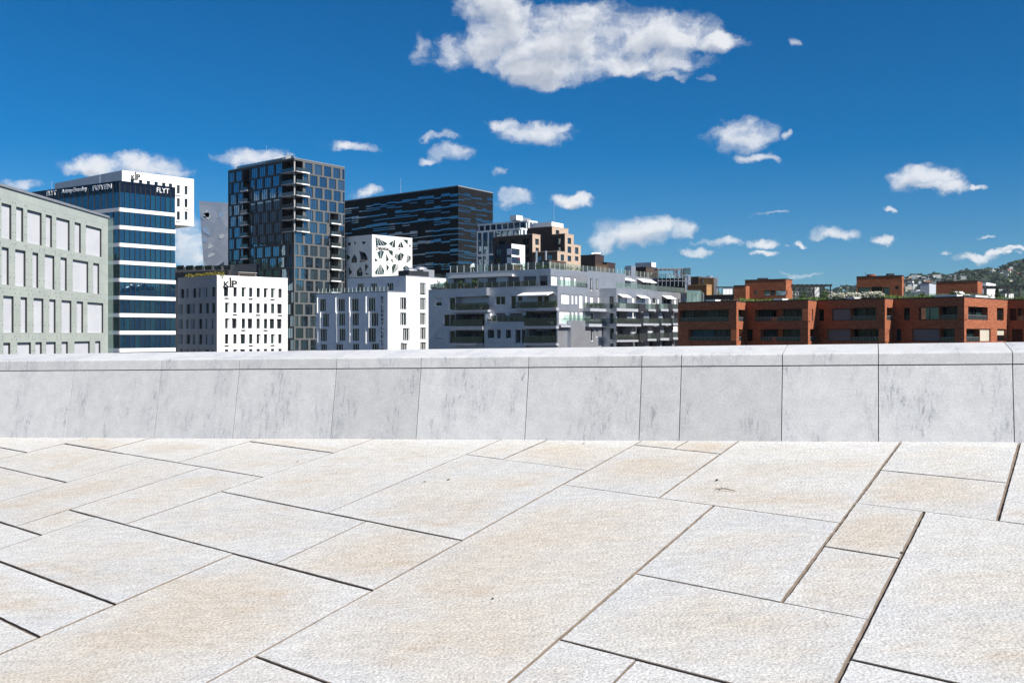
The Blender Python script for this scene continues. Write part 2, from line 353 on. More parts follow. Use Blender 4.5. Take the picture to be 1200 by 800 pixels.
def brick(name, c1, c2, mortar, stripes=0.5):
    m, t, b = newmat(name)
    uv = X(t, 'ShaderNodeUVMap'); br = X(t, 'ShaderNodeTexBrick'); t.links.new(uv.outputs[0], br.inputs['Vector'])
    br.inputs['Scale'].default_value = 1; br.inputs['Brick Width'].default_value = 0.52; br.inputs['Row Height'].default_value = 0.13; br.inputs['Mortar Size'].default_value = 0.012
    br.inputs['Color1'].default_value = c1 + (1,); br.inputs['Color2'].default_value = c2 + (1,); br.inputs['Mortar'].default_value = mortar + (1,); br.inputs['Bias'].default_value = -0.1
    mp = X(t, 'ShaderNodeMapping'); mp.inputs['Scale'].default_value = (0.5, 4.2, 1); t.links.new(uv.outputs[0], mp.inputs[0])
    nz = X(t, 'ShaderNodeTexNoise'); nz.inputs['Scale'].default_value = 1.0; nz.inputs['Detail'].default_value = 6; nz.inputs['Roughness'].default_value = 0.7; t.links.new(mp.outputs[0], nz.inputs['Vector'])
    rp = X(t, 'ShaderNodeValToRGB'); rp.color_ramp.elements[0].position = 0.32; rp.color_ramp.elements[1].position = 0.68
    lo, hi = 1 - stripes * 0.5, 1 + stripes * 0.45
    rp.color_ramp.elements[0].color = (lo, lo * 0.97, lo * 0.97, 1); rp.color_ramp.elements[1].color = (hi, hi, hi, 1); t.links.new(nz.outputs['Fac'], rp.inputs[0])
    mx_ = X(t, 'ShaderNodeMix', data_type='RGBA', blend_type='MULTIPLY'); mx_.inputs['Factor'].default_value = 1; t.links.new(br.outputs['Color'], mx_.inputs['A']); t.links.new(rp.outputs[0], mx_.inputs['B'])
    t.links.new(mx_.outputs['Result'], b.inputs['Base Color']); b.inputs['Roughness'].default_value = 0.85; b.inputs['Specular IOR Level'].default_value = 0.2
    return m

def text_part(body, face, r, o, m, parent, depth=0.12, bold=0.0, name='sign_lettering', label=None):
    """raised lettering fitted to the rectangle r = (s0, s1, z0, z1) of a facade"""
    cu = bpy.data.curves.new('lettering', 'FONT'); cu.body = body; cu.extrude = 0.0; cu.resolution_u = 3; cu.offset = bold
    tmp = bpy.data.objects.new('lettering', cu); COL.objects.link(tmp)
    dg = bpy.context.evaluated_depsgraph_get(); me = bpy.data.meshes.new_from_object(tmp.evaluated_get(dg))
    xs = [v.co.x for v in me.vertices]; ys = [v.co.y for v in me.vertices]
    x0, x1, y0, y1 = min(xs), max(xs), min(ys), max(ys)
    a0, a1, z0, z1 = r[:4]
    # text must read left to right as seen: run towards larger picture columns
    left_to_right = (face.p(1, 0).x / face.p(1, 0).y) > (face.p(0, 0).x / face.p(0, 0).y)
    def mp(x, y, k):
        f = (x - x0) / (x1 - x0); a = a0 + (a1 - a0) * f if left_to_right else a1 - (a1 - a0) * f
        return face.p(a, z0 + (z1 - z0) * (y - y0) / (y1 - y0), k)
    mb = MB()
    V = [(v.co.x, v.co.y) for v in me.vertices]; edge = {}
    for p in me.polygons:
        ids = list(p.vertices); mb.poly([mp(*V[i], o + depth) for i in ids], 0)
        for i in range(len(ids)):
            k = (ids[i], ids[(i + 1) % len(ids)]); edge[k] = edge.get(k, 0) + 1
    for (i, j) in edge:
        if (j, i) not in edge: mb.poly([mp(*V[i], o), mp(*V[j], o), mp(*V[j], o + depth), mp(*V[i], o + depth)], 0)
    bpy.data.objects.remove(tmp); bpy.data.curves.remove(cu); bpy.data.meshes.remove(me)
    return mb.build(name, m, parent, label=label)

# ================================================================ the roof terrace: sloping plane z = -EYE + GA x + GB y
EYE = 1.65
GA, GB = 0.071, 0.1023
def gz(x, y): return -EYE + GA * x + GB * y
def gp(u, v):
    Xr, Zr = (u - CX) / F, (HY - v) / F; t = EYE / (GA * Xr + GB - Zr); return Vector((Xr * t, t))

# stone material: bush-hammered pale marble, beige stains in the middle of many slabs
def paving_material():
    m, t, b = newmat('hammered_marble'); L = t.links.new
    uvm = X(t, 'ShaderNodeUVMap'); uvm.uv_map = 'metres'; uvs = X(t, 'ShaderNodeUVMap'); uvs.uv_map = 'slab'
    at = X(t, 'ShaderNodeAttribute'); at.attribute_name = 'tone'
    def nz(vec, sc, de, ro, off_attr=None):
        n = X(t, 'ShaderNodeTexNoise'); n.inputs['Scale'].default_value = sc; n.inputs['Detail'].default_value = de; n.inputs['Roughness'].default_value = ro
        if off_attr is not None:
            a = X(t, 'ShaderNodeVectorMath', operation='MULTIPLY_ADD'); L(off_attr, a.inputs[0]); a.inputs[1].default_value = (37, 53, 11); L(vec, a.inputs[2]); vec = a.outputs[0]
        L(vec, n.inputs['Vector']); return n.outputs['Fac']
    def M(op, a, bb=None, c=None):
        n = X(t, 'ShaderNodeMath', operation=op)
        for i, x in enumerate((a, bb, c)):
            if x is None: continue
            if isinstance(x, (int, float)): n.inputs[i].default_value = x
            else: L(x, n.inputs[i])
        return n.outputs[0]
    def MR(x, a, bb, c=0, d=1):
        n = X(t, 'ShaderNodeMapRange'); n.interpolation_type = 'SMOOTHSTEP'; L(x, n.inputs[0])
        for i, v in enumerate((a, bb, c, d)): n.inputs[i + 1].default_value = v
        return n.outputs[0]
    def MIX(f, a, bb, bt='MIX'):
        n = X(t, 'ShaderNodeMix', data_type='RGBA', blend_type=bt)
        if isinstance(f, (int, float)): n.inputs['Factor'].default_value = f
        else: L(f, n.inputs['Factor'])
        for k, x in (('A', a), ('B', bb)):
            if isinstance(x, tuple): n.inputs[k].default_value = x + (1,)
            else: L(x, n.inputs[k])
        return n.outputs['Result']
    col = at.outputs['Color']; sp = X(t, 'ShaderNodeSeparateXYZ'); L(at.outputs['Vector'], sp.inputs[0])
    su = X(t, 'ShaderNodeSeparateXYZ'); L(uvs.outputs[0], su.inputs[0])
    def par(x): return M('MULTIPLY', M('MULTIPLY', x, M('SUBTRACT', 1.0, x)), 4.0)
    core = M('MULTIPLY', M('POWER', par(su.outputs[0]), 0.6), M('POWER', par(su.outputs[1]), 0.6))
    mp = X(t, 'ShaderNodeMapping'); mp.inputs['Scale'].default_value = (0.6, 1.25, 1); mp.inputs['Rotation'].default_value = (0, 0, 0.25); L(uvm.outputs[0], mp.inputs[0])
    big = nz(mp.outputs[0], 1.5, 8, 0.68, col); big2 = nz(mp.outputs[0], 2.2, 6, 0.65, at.outputs['Vector'])
    st = M('ADD', M('MULTIPLY', core, 0.34), M('ADD', M('MULTIPLY', big, 1.75), M('MULTIPLY', sp.outputs[0], 0.20)))
    stain = MR(st, 0.84, 1.6)
    blue = MR(M('ADD', big2, M('MULTIPLY', sp.outputs[1], 0.08)), 0.46, 0.70)
    c = MIX(M('MULTIPLY', blue, 0.5), (0.562, 0.556, 0.534), (0.472, 0.480, 0.492))
    c = MIX(M('MULTIPLY', stain, 0.75), c, (0.515, 0.450, 0.36))
    rust = MR(nz(mp.outputs[0], 3.0, 8, 0.74, at.outputs['Vector']), 0.54, 0.76); c = MIX(M('MULTIPLY', M('MULTIPLY', rust, stain), 0.7), c, (0.44, 0.33, 0.24))
    grey = MR(nz(uvm.outputs[0], 1.7, 8, 0.72, col), 0.55, 0.8); c = MIX(M('MULTIPLY', grey, 0.22), c, (0.33, 0.335, 0.335))
    edge = MR(core, 0.0, 0.28, 0.25, 0.0); c = MIX(edge, c, (0.60, 0.60, 0.605))
    fine = nz(uvm.outputs[0], 78, 4, 0.72); spk = MR(fine, 0.34, 0.60, 0.66, 1.08)
    fine2 = nz(mp.outputs[0], 17, 6, 0.72); spk2 = MR(fine2, 0.3, 0.72, 0.84, 1.08)
    g = X(t, 'ShaderNodeCombineXYZ'); k = M('MULTIPLY', spk, spk2)
    for i in range(3): L(k, g.inputs[i])
    c = MIX(1.0, c, g.outputs[0], 'MULTIPLY')
    L(c, b.inputs['Base Color']); b.inputs['Roughness'].default_value = 0.72; b.inputs['Specular IOR Level'].default_value = 0.35
    vo = X(t, 'ShaderNodeTexVoronoi'); vo.inputs['Scale'].default_value = 66; vo.inputs['Randomness'].default_value = 1.0
    wv = X(t, 'ShaderNodeVectorMath', operation='MULTIPLY_ADD'); nn = X(t, 'ShaderNodeTexNoise'); nn.inputs['Scale'].default_value = 30; L(uvm.outputs[0], nn.inputs['Vector'])
    L(nn.outputs['Color'], wv.inputs[0]); wv.inputs[1].default_value = (0.02, 0.02, 0); L(uvm.outputs[0], wv.inputs[2]); L(wv.outputs[0], vo.inputs['Vector'])
    hgt = M('ADD', M('MULTIPLY', vo.outputs['Distance'], 0.8), M('MULTIPLY', fine, 1.0))
    bp = X(t, 'ShaderNodeBump'); bp.inputs['Strength'].default_value = 0.5; bp.inputs['Distance'].default_value = 0.005; L(hgt, bp.inputs['Height']); L(bp.outputs[0], b.inputs['Normal'])
    return m
M_PAVE = paving_material()
M_MORTAR = plain('joint_mortar', (0.185, 0.15, 0.12), 0.9, 0.3, 14)

class Ln:                                   # a joint line on the terrace plane, from two picture points
    def __init__(s, p, q, gap=0.008, xy=False):
        s.p = Vector(p) if xy else gp(*p); s.q = Vector(q) if xy else gp(*q); s.g = max(gap, .0065) if gap else 0
    def cut(s, o): 
        d1, d2 = s.q - s.p, o.q - o.p; w_ = o.p - s.p; k = (w_.x * d2.y - w_.y * d2.x) / (d1.x * d2.y - d1.y * d2.x); return s.p + d1 * k
D1 = Vector((674.6, 1167)).normalized(); D2 = Vector((-1378.5, 1167)).normalized()
LN = dict(
 A=Ln((241, 800), (744, 520.5), 0.0066), B=Ln((600, 796), (836, 592.5), 0.0106), B2=Ln((773, 582.3), (862, 519), 0.0059), C=Ln((916, 705.7), (1054.5, 519), 0.0119),
 D=Ln((981, 800), (1082.5, 600), 0.0125), E=Ln((1169, 610), (1194, 521), 0.0132), F=Ln((322.5, 660), (430, 610), 0.0040), G=Ln((385, 600), (585, 516), 0.0046),
 H=Ln((272.5, 649), (0, 766), 0.0053), I=Ln((0, 587.5), (172.5, 537.5), 0.0040), J=Ln((20, 616), (235, 548), 0.0026), K=Ln((172.5, 605), (436, 515), 0.0033),
 m=Ln((207.5, 541.5), (292, 517), 0.0040), n=Ln((125, 527), (175, 513.5), 0.0040), o=Ln((54, 558), (144, 532.5), 0.0026), p=Ln((0, 537.5), (75, 519.5), 0.0026),
 q=Ln((0, 643), (111, 606), 0.0033), r=Ln((591, 537), (637, 517), 0.0053), s=Ln((791, 525), (805, 517), 0.0066), t=Ln((745, 773), (718, 800), 0.0066),
 f1=Ln((0, 524), (29, 529.5), 0.0145), f2=Ln((75, 519.5), (307, 558.5), 0.0145), f3=Ln((0, 547), (77.5, 565), 0.0145), f4=Ln((300, 518), (391, 530.5), 0.0132),
 f5=Ln((0, 611.5), (49, 627), 0.0158), f6=Ln((81, 597), (435, 690.7), 0.0139), f7=Ln((261, 576), (537.5, 632), 0.0086), f8=Ln((0, 658), (135, 708), 0.0158),
 f9=Ln((0, 724), (46, 746), 0.0145), f10=Ln((300, 768.5), (386, 800), 0.0099), f11=Ln((546, 532.5), (686, 550.5), 0.0086), f12=Ln((744, 521), (845, 531.5), 0.0106),
 f13=Ln((656, 567), (984, 612), 0.0040), f14=Ln((745, 672), (1017, 725), 0.0059), f15=Ln((657, 749), (855, 800), 0.0079), f16=Ln((996, 772), (1120, 800), 0.0106),
 f17=Ln((967, 640), (1054, 653.7), 0.0066), f18=Ln((1004, 589), (1169, 610), 0.0053), f19=Ln((1032.5, 550.5), (1178, 565), 0.0066), f20=Ln((1177.5, 587), (1200, 589), 0.0059),
 LL=Ln((-8.2, 6), Vector((-8.2, 6)) + D1, .008, True), RR=Ln((5.6, 4), Vector((5.6, 4)) + D1, .008, True), ZZ=Ln((0, -3.2), Vector((0, -3.2)) + D2, .012, True), XX=Ln((-1.2, 1.6), Vector((-1.2, 1.6)) + D2, .014, True))
wb0, wb1 = gp(0, 512.5), gp(1200, 518.2)
WD = (wb1 - wb0).normalized(); WN = Vector((-WD.y, WD.x))     # along the wall, and away from the camera
LN['W'] = Ln(wb0 + WN * 0.05, wb1 + WN * 0.05, 0.0, True)
SLABS = ['A f13 B f10', 'A f10 B ZZ', 'B f13 C f14', 'B f14 D f15', 'B f15 t ZZ', 't f15 D ZZ', 'C f18 D f17', 'C f17 D f14', 'D f18 RR f16', 'D f16 RR ZZ',
 'C W E f19', 'C f19 E f18', 'E W RR f20', 'E f20 RR f18', 'B2 W C f13', 'A f12 B2 f13', 'A W s f12', 's W B2 f12', 'G W r f11', 'r W A f11', 'G f11 A f7',
 'K W G f7', 'K f7 F f6', 'F f7 A f6', 'H f6 A XX', 'H XX A ZZ', 'm f4 K f2', 'm W K f4', 'n W m f2', 'p W n f2', 'p f2 o f3', 'LL W p f1', 'LL f1 p f3', 'o f2 I f3',
 'I f2 J f5', 'LL f3 I f5', 'J f2 K f6', 'J f6 q f5', 'q f6 H f8', 'LL f5 q f8', 'LL f8 H f9', 'LL f9 H ZZ']
polys = []
for sdef in SLABS:
    L4 = [LN[k] for k in sdef.split()]
    c = [L4[i].cut(L4[(i + 1) % 4]) for i in range(4)]        # corner between consecutive joints
    cen = sum(c, Vector((0, 0))) / 4; ins = []
    for l in L4:                                              # move every joint in by half its gap
        d = (l.q - l.p).normalized(); n_ = Vector((-d.y, d.x)); n_ = n_ if n_.dot(cen - l.p) > 0 else -n_
        k = Ln(l.p + n_ * l.g / 2, l.q + n_ * l.g / 2, 0, True); ins.append(k)
    polys.append([ins[i].cut(ins[(i + 1) % 4]) for i in range(4)])
# slabs beyond the picture: a regular bond in the same two directions
def clip(poly, p, n_):
    out = []
    for i in range(len(poly)):
        a, b_ = poly[i], poly[(i + 1) % len(poly)]; da, db = (a - p).dot(n_), (b_ - p).dot(n_)
        if da >= 0: out.append(a)
        if da * db < 0: out.append(a + (b_ - a) * (da / (da - db)))
    return out
N1 = Vector((D1.y, -D1.x))                                    # to the right of the first direction
def half(l, side):
    d = (l.q - l.p).normalized(); n_ = Vector((d.y, -d.x)); n_ = n_ if n_.dot(side) > 0 else -n_; return l.p + n_ * 0.006, n_
rg = random.Random(3)
regions = [[half(LN['LL'], -N1), half(LN['W'], -WN)], [half(LN['RR'], N1), half(LN['W'], -WN)], [half(LN['LL'], N1), half(LN['RR'], -N1), half(LN['ZZ'], -D1)]]
for i in range(-16, 17):
    o_ = rg.uniform(0, 3)
    for j in range(-9, 9):
        base = D2 * (i * 1.35) + D1 * (j * 2.9 + o_); e = 0.005
        q = [base + D2 * e + D1 * e, base + D2 * (1.35 - e) + D1 * e, base + D2 * (1.35 - e) + D1 * (2.9 - e), base + D2 * e + D1 * (2.9 - e)]
        if (base).length > 24: continue
        for rgn in regions:
            c = q
            for p_, n_ in rgn:
                c = clip(c, p_, n_)
                if len(c) < 3: break
            if len(c) >= 3:
                ar = abs(sum(c[k].x * c[(k + 1) % len(c)].y - c[(k + 1) % len(c)].x * c[k].y for k in range(len(c)))) / 2
                if ar > 0.05: polys.append(c)
V_, F_, MI, UM, US, TN = [], [], [], [], [], []
rt = random.Random(11)
for c in polys:
    if sum(c[k].x * c[(k + 1) % len(c)].y - c[(k + 1) % len(c)].x * c[k].y for k in range(len(c))) < 0: c = c[::-1]
    cen = sum(c, Vector((0, 0))) / len(c); near = cen.length < 13
    # affine frame of the slab
    e1, e2 = c[1] - c[0], c[-1] - c[0]; det_ = e1.x * e2.y - e1.y * e2.x
    if abs(det_) < 1e-6: continue
    def sl(p):
        d = p - c[0]; return ((d.x * e2.y - d.y * e2.x) / det_, (e1.x * d.y - e1.y * d.x) / det_)
    dz, tx, ty = rt.uniform(-.0015, .0015), rt.uniform(-.0006, .0006), rt.uniform(-.0006, .0006)
    ring = []
    for k in range(len(c)):
        a, b_ = c[k], c[(k + 1) % len(c)]; L_ = (b_ - a).length; nn_ = max(1, int(L_ / 0.05)) if near else 1; dn = Vector((-(b_ - a).y, (b_ - a).x)).normalized()
        for i in range(nn_):
            f = i / nn_; ring.append((a + (b_ - a) * f + (dn * rt.uniform(-.0002, .0026) if i else Vector((0, 0))), dn))
    n_ = len(ring)
    def h(p): return gz(p.x, p.y) + dz + (p - cen).x * tx + (p - cen).y * ty
    b0 = len(V_)
    top = [p + (cen - p).normalized() * 0.0035 for p, _ in ring]
    V_ += [(p.x, p.y, h(p)) for p in top]; V_ += [(p.x, p.y, h(p) - 0.0025) for p, _ in ring]; V_ += [(p.x, p.y, h(p) - 0.035) for p, _ in ring]
    tone = (rt.random(), rt.random(), rt.random(), 1)
    F_.append([b0 + i for i in range(n_)]); MI.append(0)
    UM += [p for p in top]; US += [sl(p) for p in top]; TN += [tone] * n_
    for lev in (0, 1):
        for i in range(n_):
            j = (i + 1) % n_; F_.append([b0 + lev * n_ + i, b0 + (lev + 1) * n_ + i, b0 + (lev + 1) * n_ + j, b0 + lev * n_ + j]); MI.append(1)
            A_, B_ = ring[i][0], ring[j][0]
            UM += [A_, A_ + Vector((.01, .01)), B_ + Vector((.01, .01)), B_]; US += [sl(A_), sl(A_), sl(B_), sl(B_)]; TN += [tone] * 4
# bedding mortar under the slabs
b0 = len(V_)
cs = [(wb0 + WN * 0.02 - WD * 16), (wb1 + WN * 0.02 + WD * 14), Vector((16, -14)), Vector((-24, -14))]
V_ += [(p.x, p.y, gz(p.x, p.y) - 0.011) for p in cs]; F_.append([b0 + 3, b0 + 2, b0 + 1, b0]); MI.append(1); UM += cs[::-1]; US += [(0, 0)] * 4; TN += [(0, 0, 0, 1)] * 4
me = bpy.data.meshes.new('roof_paving'); me.from_pydata(V_, [], F_)
u1 = me.uv_layers.new(name='metres'); u1.data.foreach_set('uv', [c for p in UM for c in (p[0], p[1])])
u2 = me.uv_layers.new(name='slab'); u2.data.foreach_set('uv', [c for p in US for c in (p[0], p[1])])
ca = me.color_attributes.new('tone', 'FLOAT_COLOR', 'CORNER'); ca.data.foreach_set('color', [c for p in TN for c in p])
me.materials.append(M_PAVE); me.materials.append(M_MORTAR); me.polygons.foreach_set('material_index', MI); me.update()
pav = bpy.data.objects.new('roof_paving', me); COL.objects.link(pav); tag(pav, 'sloping roof terrace paved with pale hammered marble slabs', 'paving', kind='structure')

# ---------------------------------------------------------------- parapet wall
def marble(name, base, dark, tintvar):
    m, t, b = newmat(name); L = t.links.new
    uv = X(t, 'ShaderNodeUVMap'); oi = X(t, 'ShaderNodeObjectInfo')
    sc = X(t, 'ShaderNodeCombineXYZ'); L(oi.outputs['Random'], sc.inputs[0]); L(oi.outputs['Random'], sc.inputs[1])
    of = X(t, 'ShaderNodeVectorMath', operation='MULTIPLY_ADD'); L(sc.outputs[0], of.inputs[0]); of.inputs[1].default_value = (61, 23, 0); L(uv.outputs[0], of.inputs[2])
    def nz(scale, de, ro, rot=0.0, st=(1, 1, 1), dist=0.0):
        mp = X(t, 'ShaderNodeMapping'); mp.inputs['Rotation'].default_value = (0, 0, rot); mp.inputs['Scale'].default_value = st; L(of.outputs[0], mp.inputs[0])
        n = X(t, 'ShaderNodeTexNoise'); n.inputs['Scale'].default_value = scale; n.inputs['Detail'].default_value = de; n.inputs['Roughness'].default_value = ro; n.inputs['Distortion'].default_value = dist; L(mp.outputs[0], n.inputs['Vector']); return n.outputs['Fac']
    def MR(x, a, bb, c=0, d=1):
        n = X(t, 'ShaderNodeMapRange'); n.interpolation_type = 'SMOOTHSTEP'; L(x, n.inputs[0])
        for i, v in enumerate((a, bb, c, d)): n.inputs[i + 1].default_value = v
        return n.outputs[0]
    def MIX(f, a, bb, bt='MIX'):
        n = X(t, 'ShaderNodeMix', data_type='RGBA', blend_type=bt)
        if isinstance(f, (int, float)): n.inputs['Factor'].default_value = f
        else: L(f, n.inputs['Factor'])
        for k, x in (('A', a), ('B', bb)):
            if isinstance(x, tuple): n.inputs[k].default_value = x + (1,)
            else: L(x, n.inputs[k])
        return n.outputs['Result']
    def MUL(a, bb):
        n = X(t, 'ShaderNodeMath', operation='MULTIPLY')
        for i, x in enumerate((a, bb)):
            if isinstance(x, (int, float)): n.inputs[i].default_value = x
            else: L(x, n.inputs[i])
        return n.outputs[0]
    patch = MR(nz(1.9, 3, 0.55, -0.5, (1.8, .8, 1)), 0.47, 0.62)
    vein = MR(nz(13, 10, 0.82, -0.55, (2.4, 0.5, 1), 0.7), 0.515, 0.60)
    hl = X(t, 'ShaderNodeMath', operation='SUBTRACT'); L(nz(1.5, 5, 0.6, 0.2, (2.4, 0.5, 1), 0.8), hl.inputs[0]); hl.inputs[1].default_value = 0.5
    ha = X(t, 'ShaderNodeMath', operation='ABSOLUTE'); L(hl.outputs[0], ha.inputs[0]); white = MUL(MR(ha.outputs[0], 0.0, 0.010, 1, 0), MR(nz(2.6, 3, 0.5), 0.5, 0.6))
    scr = MR(nz(26, 6, 0.75, -0.5, (1.6, 0.5, 1), 0.6), 0.52, 0.66)
    c = MIX(patch, base, tuple(x * y for x, y in zip(base, (0.95, 0.955, 0.965))))
    c = MIX(MUL(MUL(vein, patch), 0.72), c, dark)
    c = MIX(MUL(MUL(scr, patch), 0.32), c, dark)
    c = MIX(MUL(white, 0.5), c, (0.68, 0.68, 0.685))
    cloud = MR(nz(9, 8, 0.78), 0.32, 0.68, 0.90, 1.05); g = X(t, 'ShaderNodeCombineXYZ')
    speck = MR(nz(75, 5, 0.8), 0.32, 0.58, 0.82, 1.04); k = MUL(cloud, speck)
    pits = MR(nz(22, 3, 0.6), 0.72, 0.80, 1.0, 0.72); k = MUL(k, pits)
    for i in range(3): L(k, g.inputs[i])
    c = MIX(1.0, c, g.outputs[0], 'MULTIPLY')
    rv = X(t, 'ShaderNodeMapRange'); L(oi.outputs['Random'], rv.inputs[0]); rv.inputs[3].default_value = 1 - tintvar; rv.inputs[4].default_value = 1 + tintvar * 0.5
    g2 = X(t, 'ShaderNodeCombineXYZ')
    for i in range(3): L(rv.outputs[0], g2.inputs[i])
    c = MIX(1.0, c, g2.outputs[0], 'MULTIPLY')
    L(c, b.inputs['Base Color']); b.inputs['Roughness'].default_value = 0.5; b.inputs['Specular IOR Level'].default_value = 0.35
    bp = X(t, 'ShaderNodeBump'); bp.inputs['Strength'].default_value = 0.15; bp.inputs['Distance'].default_value = 0.004; L(nz(70, 4, 0.7), bp.inputs['Height']); L(bp.outputs[0], b.inputs['Normal'])
    return m
M_FACE = marble('honed_marble', (0.59, 0.588, 0.582), (0.24, 0.255, 0.275), 0.10); M_COPE = marble('coping_marble', (0.59, 0.588, 0.582), (0.29, 0.30, 0.32), 0.05)  # coping shares the facing's base tone, with paler veins and less variation
M_CORE = plain('wall_core', (0.16, 0.15, 0.14), 0.9)
wl = (wb1 - wb0).length
def rowline(va, vb, o):                     # height along the wall of a line that shows at rows va and vb at the frame's sides
    q0, q1 = wb0 + WN * o, wb1 + WN * o; z0_, z1_ = zat(va, q0.y), zat(vb, q1.y)
    return lambda s_: z0_ + (z1_ - z0_) * s_ / wl
LEAN = 0.105
zg = rowline(434.6, 426.8, LEAN); zf = rowline(422.6, 411.6, LEAN + 0.012); zbk = rowline(414.4, 400.8, LEAN + 0.46)
def wp(s_, o, z): q = wb0 + WD * s_ + WN * o; return Vector((q.x, q.y, z))
wall_mid = wb0 + WD * wl / 2
par = thing('parapet_wall', 'low leaning parapet of grey marble blocks with sloped coping along the terrace edge', 'wall', (wall_mid.x, wall_mid.y, gz(wall_mid.x, wall_mid.y)))
def sjoint(u): X_ = (u - CX) / F; return (X_ * wb0.y - wb0.x) / (WD.x - X_ * WD.y)
js = [sjoint(u) for u in (-22, 77, 180, 272, 387, 487, 614.5, 748.5, 795.5, 915.5, 1029.5, 1189)]
st = [1.35, 0.9, 1.2, 1.5, 1.1, 1.4, 1.25, 1.0, 1.3, 1.4, 1.2, 1.3]
while js[0] > -14: js.insert(0, js[0] - st[len(js) % 12])
while js[-1] < wl + 11: js.append(js[-1] + st[len(js) % 12] * 0.85)
for a, b_ in zip(js[:-1], js[1:]):
    a0, a1 = a + 0.003, b_ - 0.003; mb = MB()
    def zb0(s_): q = wb0 + WD * s_; return gz(q.x, q.y) - 0.03
    bot = [wp(a0, 0, zb0(a0)), wp(a1, 0, zb0(a1)), wp(a1, 0.06, zb0(a1)), wp(a0, 0.06, zb0(a0))]
    top = [wp(a0, LEAN, zg(a0) - .002), wp(a1, LEAN, zg(a1) - .002), wp(a1, LEAN + .05, zg(a1) - .002), wp(a0, LEAN + .05, zg(a0) - .002)]
    mb.hexa(bot, top); n0 = len(mb.uv)
    mb.uv = [[((Vector(p).xy - wb0).dot(WD), p[2]) for p in (mb.v[i] for i in f)] for f in mb.f]
    mb.build('facing_slab', M_FACE, par)
    # coping: profile (outward, height) with a softened front edge
    mb = MB()
    def prof(s_):
        return [(LEAN - .003, zg(s_) + .005), (LEAN + .006, zf(s_) - .012), (LEAN + .009, zf(s_) - .004), (LEAN + .018, zf(s_) + .001), (LEAN + .46, zbk(s_)), (LEAN + .47, zbk(s_) - .012), (LEAN + .47, zg(s_) + .006)]
    A_, B_ = [wp(a0, o, z) for o, z in prof(a0)], [wp(a1, o, z) for o, z in prof(a1)]
    for i in range(7):
        j = (i + 1) % 7; mb.poly([A_[i], B_[i], B_[j], A_[j]], 0, [((Vector(p).xy - wb0).dot(WD), (Vector(p).xy - wb0).dot(WN) + p.z) for p in (A_[i], B_[i], B_[j], A_[j])])
    mb.poly(A_[::-1]); mb.poly(B_); mb.build('coping_stone', M_COPE, par)
mb = MB(); a0, a1 = js[0], js[-1]
mb.hexa([wp(a0, .07, -4.5), wp(a1, .07, -4.5), wp(a1, .5, -4.5), wp(a0, .5, -4.5)], [wp(a0, LEAN + .03, zg(a0)), wp(a1, LEAN + .03, zg(a1)), wp(a1, .5, zg(a1)), wp(a0, .5, zg(a0))])
mb.build('wall_core', M_CORE, par)

# ---------------------------------------------------------------- small litter on the slabs
def gpt(u, v, dz=0.0): p = gp(u, v); return Vector((p.x, p.y, gz(p.x, p.y) + dz))
M_TWIG = plain('dry_bark', (0.16, 0.11, 0.075), 0.9, 0.3, 40); M_STONE = plain('dark_gravel', (0.07, 0.06, 0.055), 0.9, 0.3, 60); M_LEAF = plain('withered_leaf', (0.30, 0.19, 0.09), 0.8, 0.3, 50)
mb = MB(); a, b_, c_ = gpt(838, 574, .008), gpt(850, 574.5, .012), gpt(862, 576.5, .007)
mb.tube(a, b_, .003, 6); mb.tube(b_, c_, .0035, 6, r2=.002); mb.tube(gpt(846, 574.3, .01), gpt(845, 571.8, .016), .002, 5, r2=.001)
mb.build('twig', M_TWIG, None, a, 'thin dry brown twig lying on the beige slab', 'twig')
def pebble(u, v, r, label, grp=None):
    mb = MB(); c = gpt(u, v, r * .6); rr = random.Random(int(u)); bm = bmesh.new(); bmesh.ops.create_icosphere(bm, subdivisions=2, radius=r)
    for x in bm.verts: x.co *= rr.uniform(.8, 1.2); x.co.z *= .65
    for f in bm.faces: mb.poly([c + x.co for x in f.verts])
    bm.free(); return mb.build('pebble', M_STONE, None, c, label, 'pebble', grp, smooth=True)
pebble(840, 563, .009, 'dark pebble on the beige slab just behind the twig', 'dark specks of grit'); pebble(577.5, 701.5, .006, 'tiny dark pebble alone on the wide central slab', 'dark specks of grit'); pebble(1057, 648, .007, 'dark pebble caught in the brown joint between slabs', 'dark specks of grit')
def leaf(u, v, s_, ang, label):
    mb = MB(); c = gpt(u, v, .006); n = 8; L_ = []
    for i in range(n + 1):
        f = i / n; w_ = math.sin(math.pi * f) ** 0.8 * .32; L_.append((f - .5, w_, .25 * (f - .5) ** 2))
    ca_, sa = math.cos(ang), math.sin(ang)
    def q(x, y, z): return c + Vector(((x * ca_ - y * sa) * s_, (x * sa + y * ca_) * s_, z * s_))
    for (x0, w0, z0), (x1, w1, z1) in zip(L_[:-1], L_[1:]):
        for sg in (1, -1):
            P4 = [q(x0, 0, z0), q(x1, 0, z1), q(x1, sg * w1, z1 + w1 * .35), q(x0, sg * w0, z0 + w0 * .35)]; mb.poly(P4 if sg > 0 else P4[::-1])
            P5 = [p + Vector((0, 0, -.0012)) for p in P4]; mb.poly(P5[::-1] if sg > 0 else P5)
    mb.build('dry_leaf', M_LEAF, None, c, label, 'leaf', 'dry leaves on the paving')
leaf(498, 565, .022, .4, 'small curled brown leaf, the left of the pair on one slab'); leaf(526, 562.5, .030, 1.1, 'larger curled brown leaf, the right of the pair on one slab'); leaf(349, 541, .024, 2.0, 'brown leaf on the stained slab near the parapet wall'); leaf(684, 520, .022, .2, 'brown leaf right at the foot of the parapet wall')

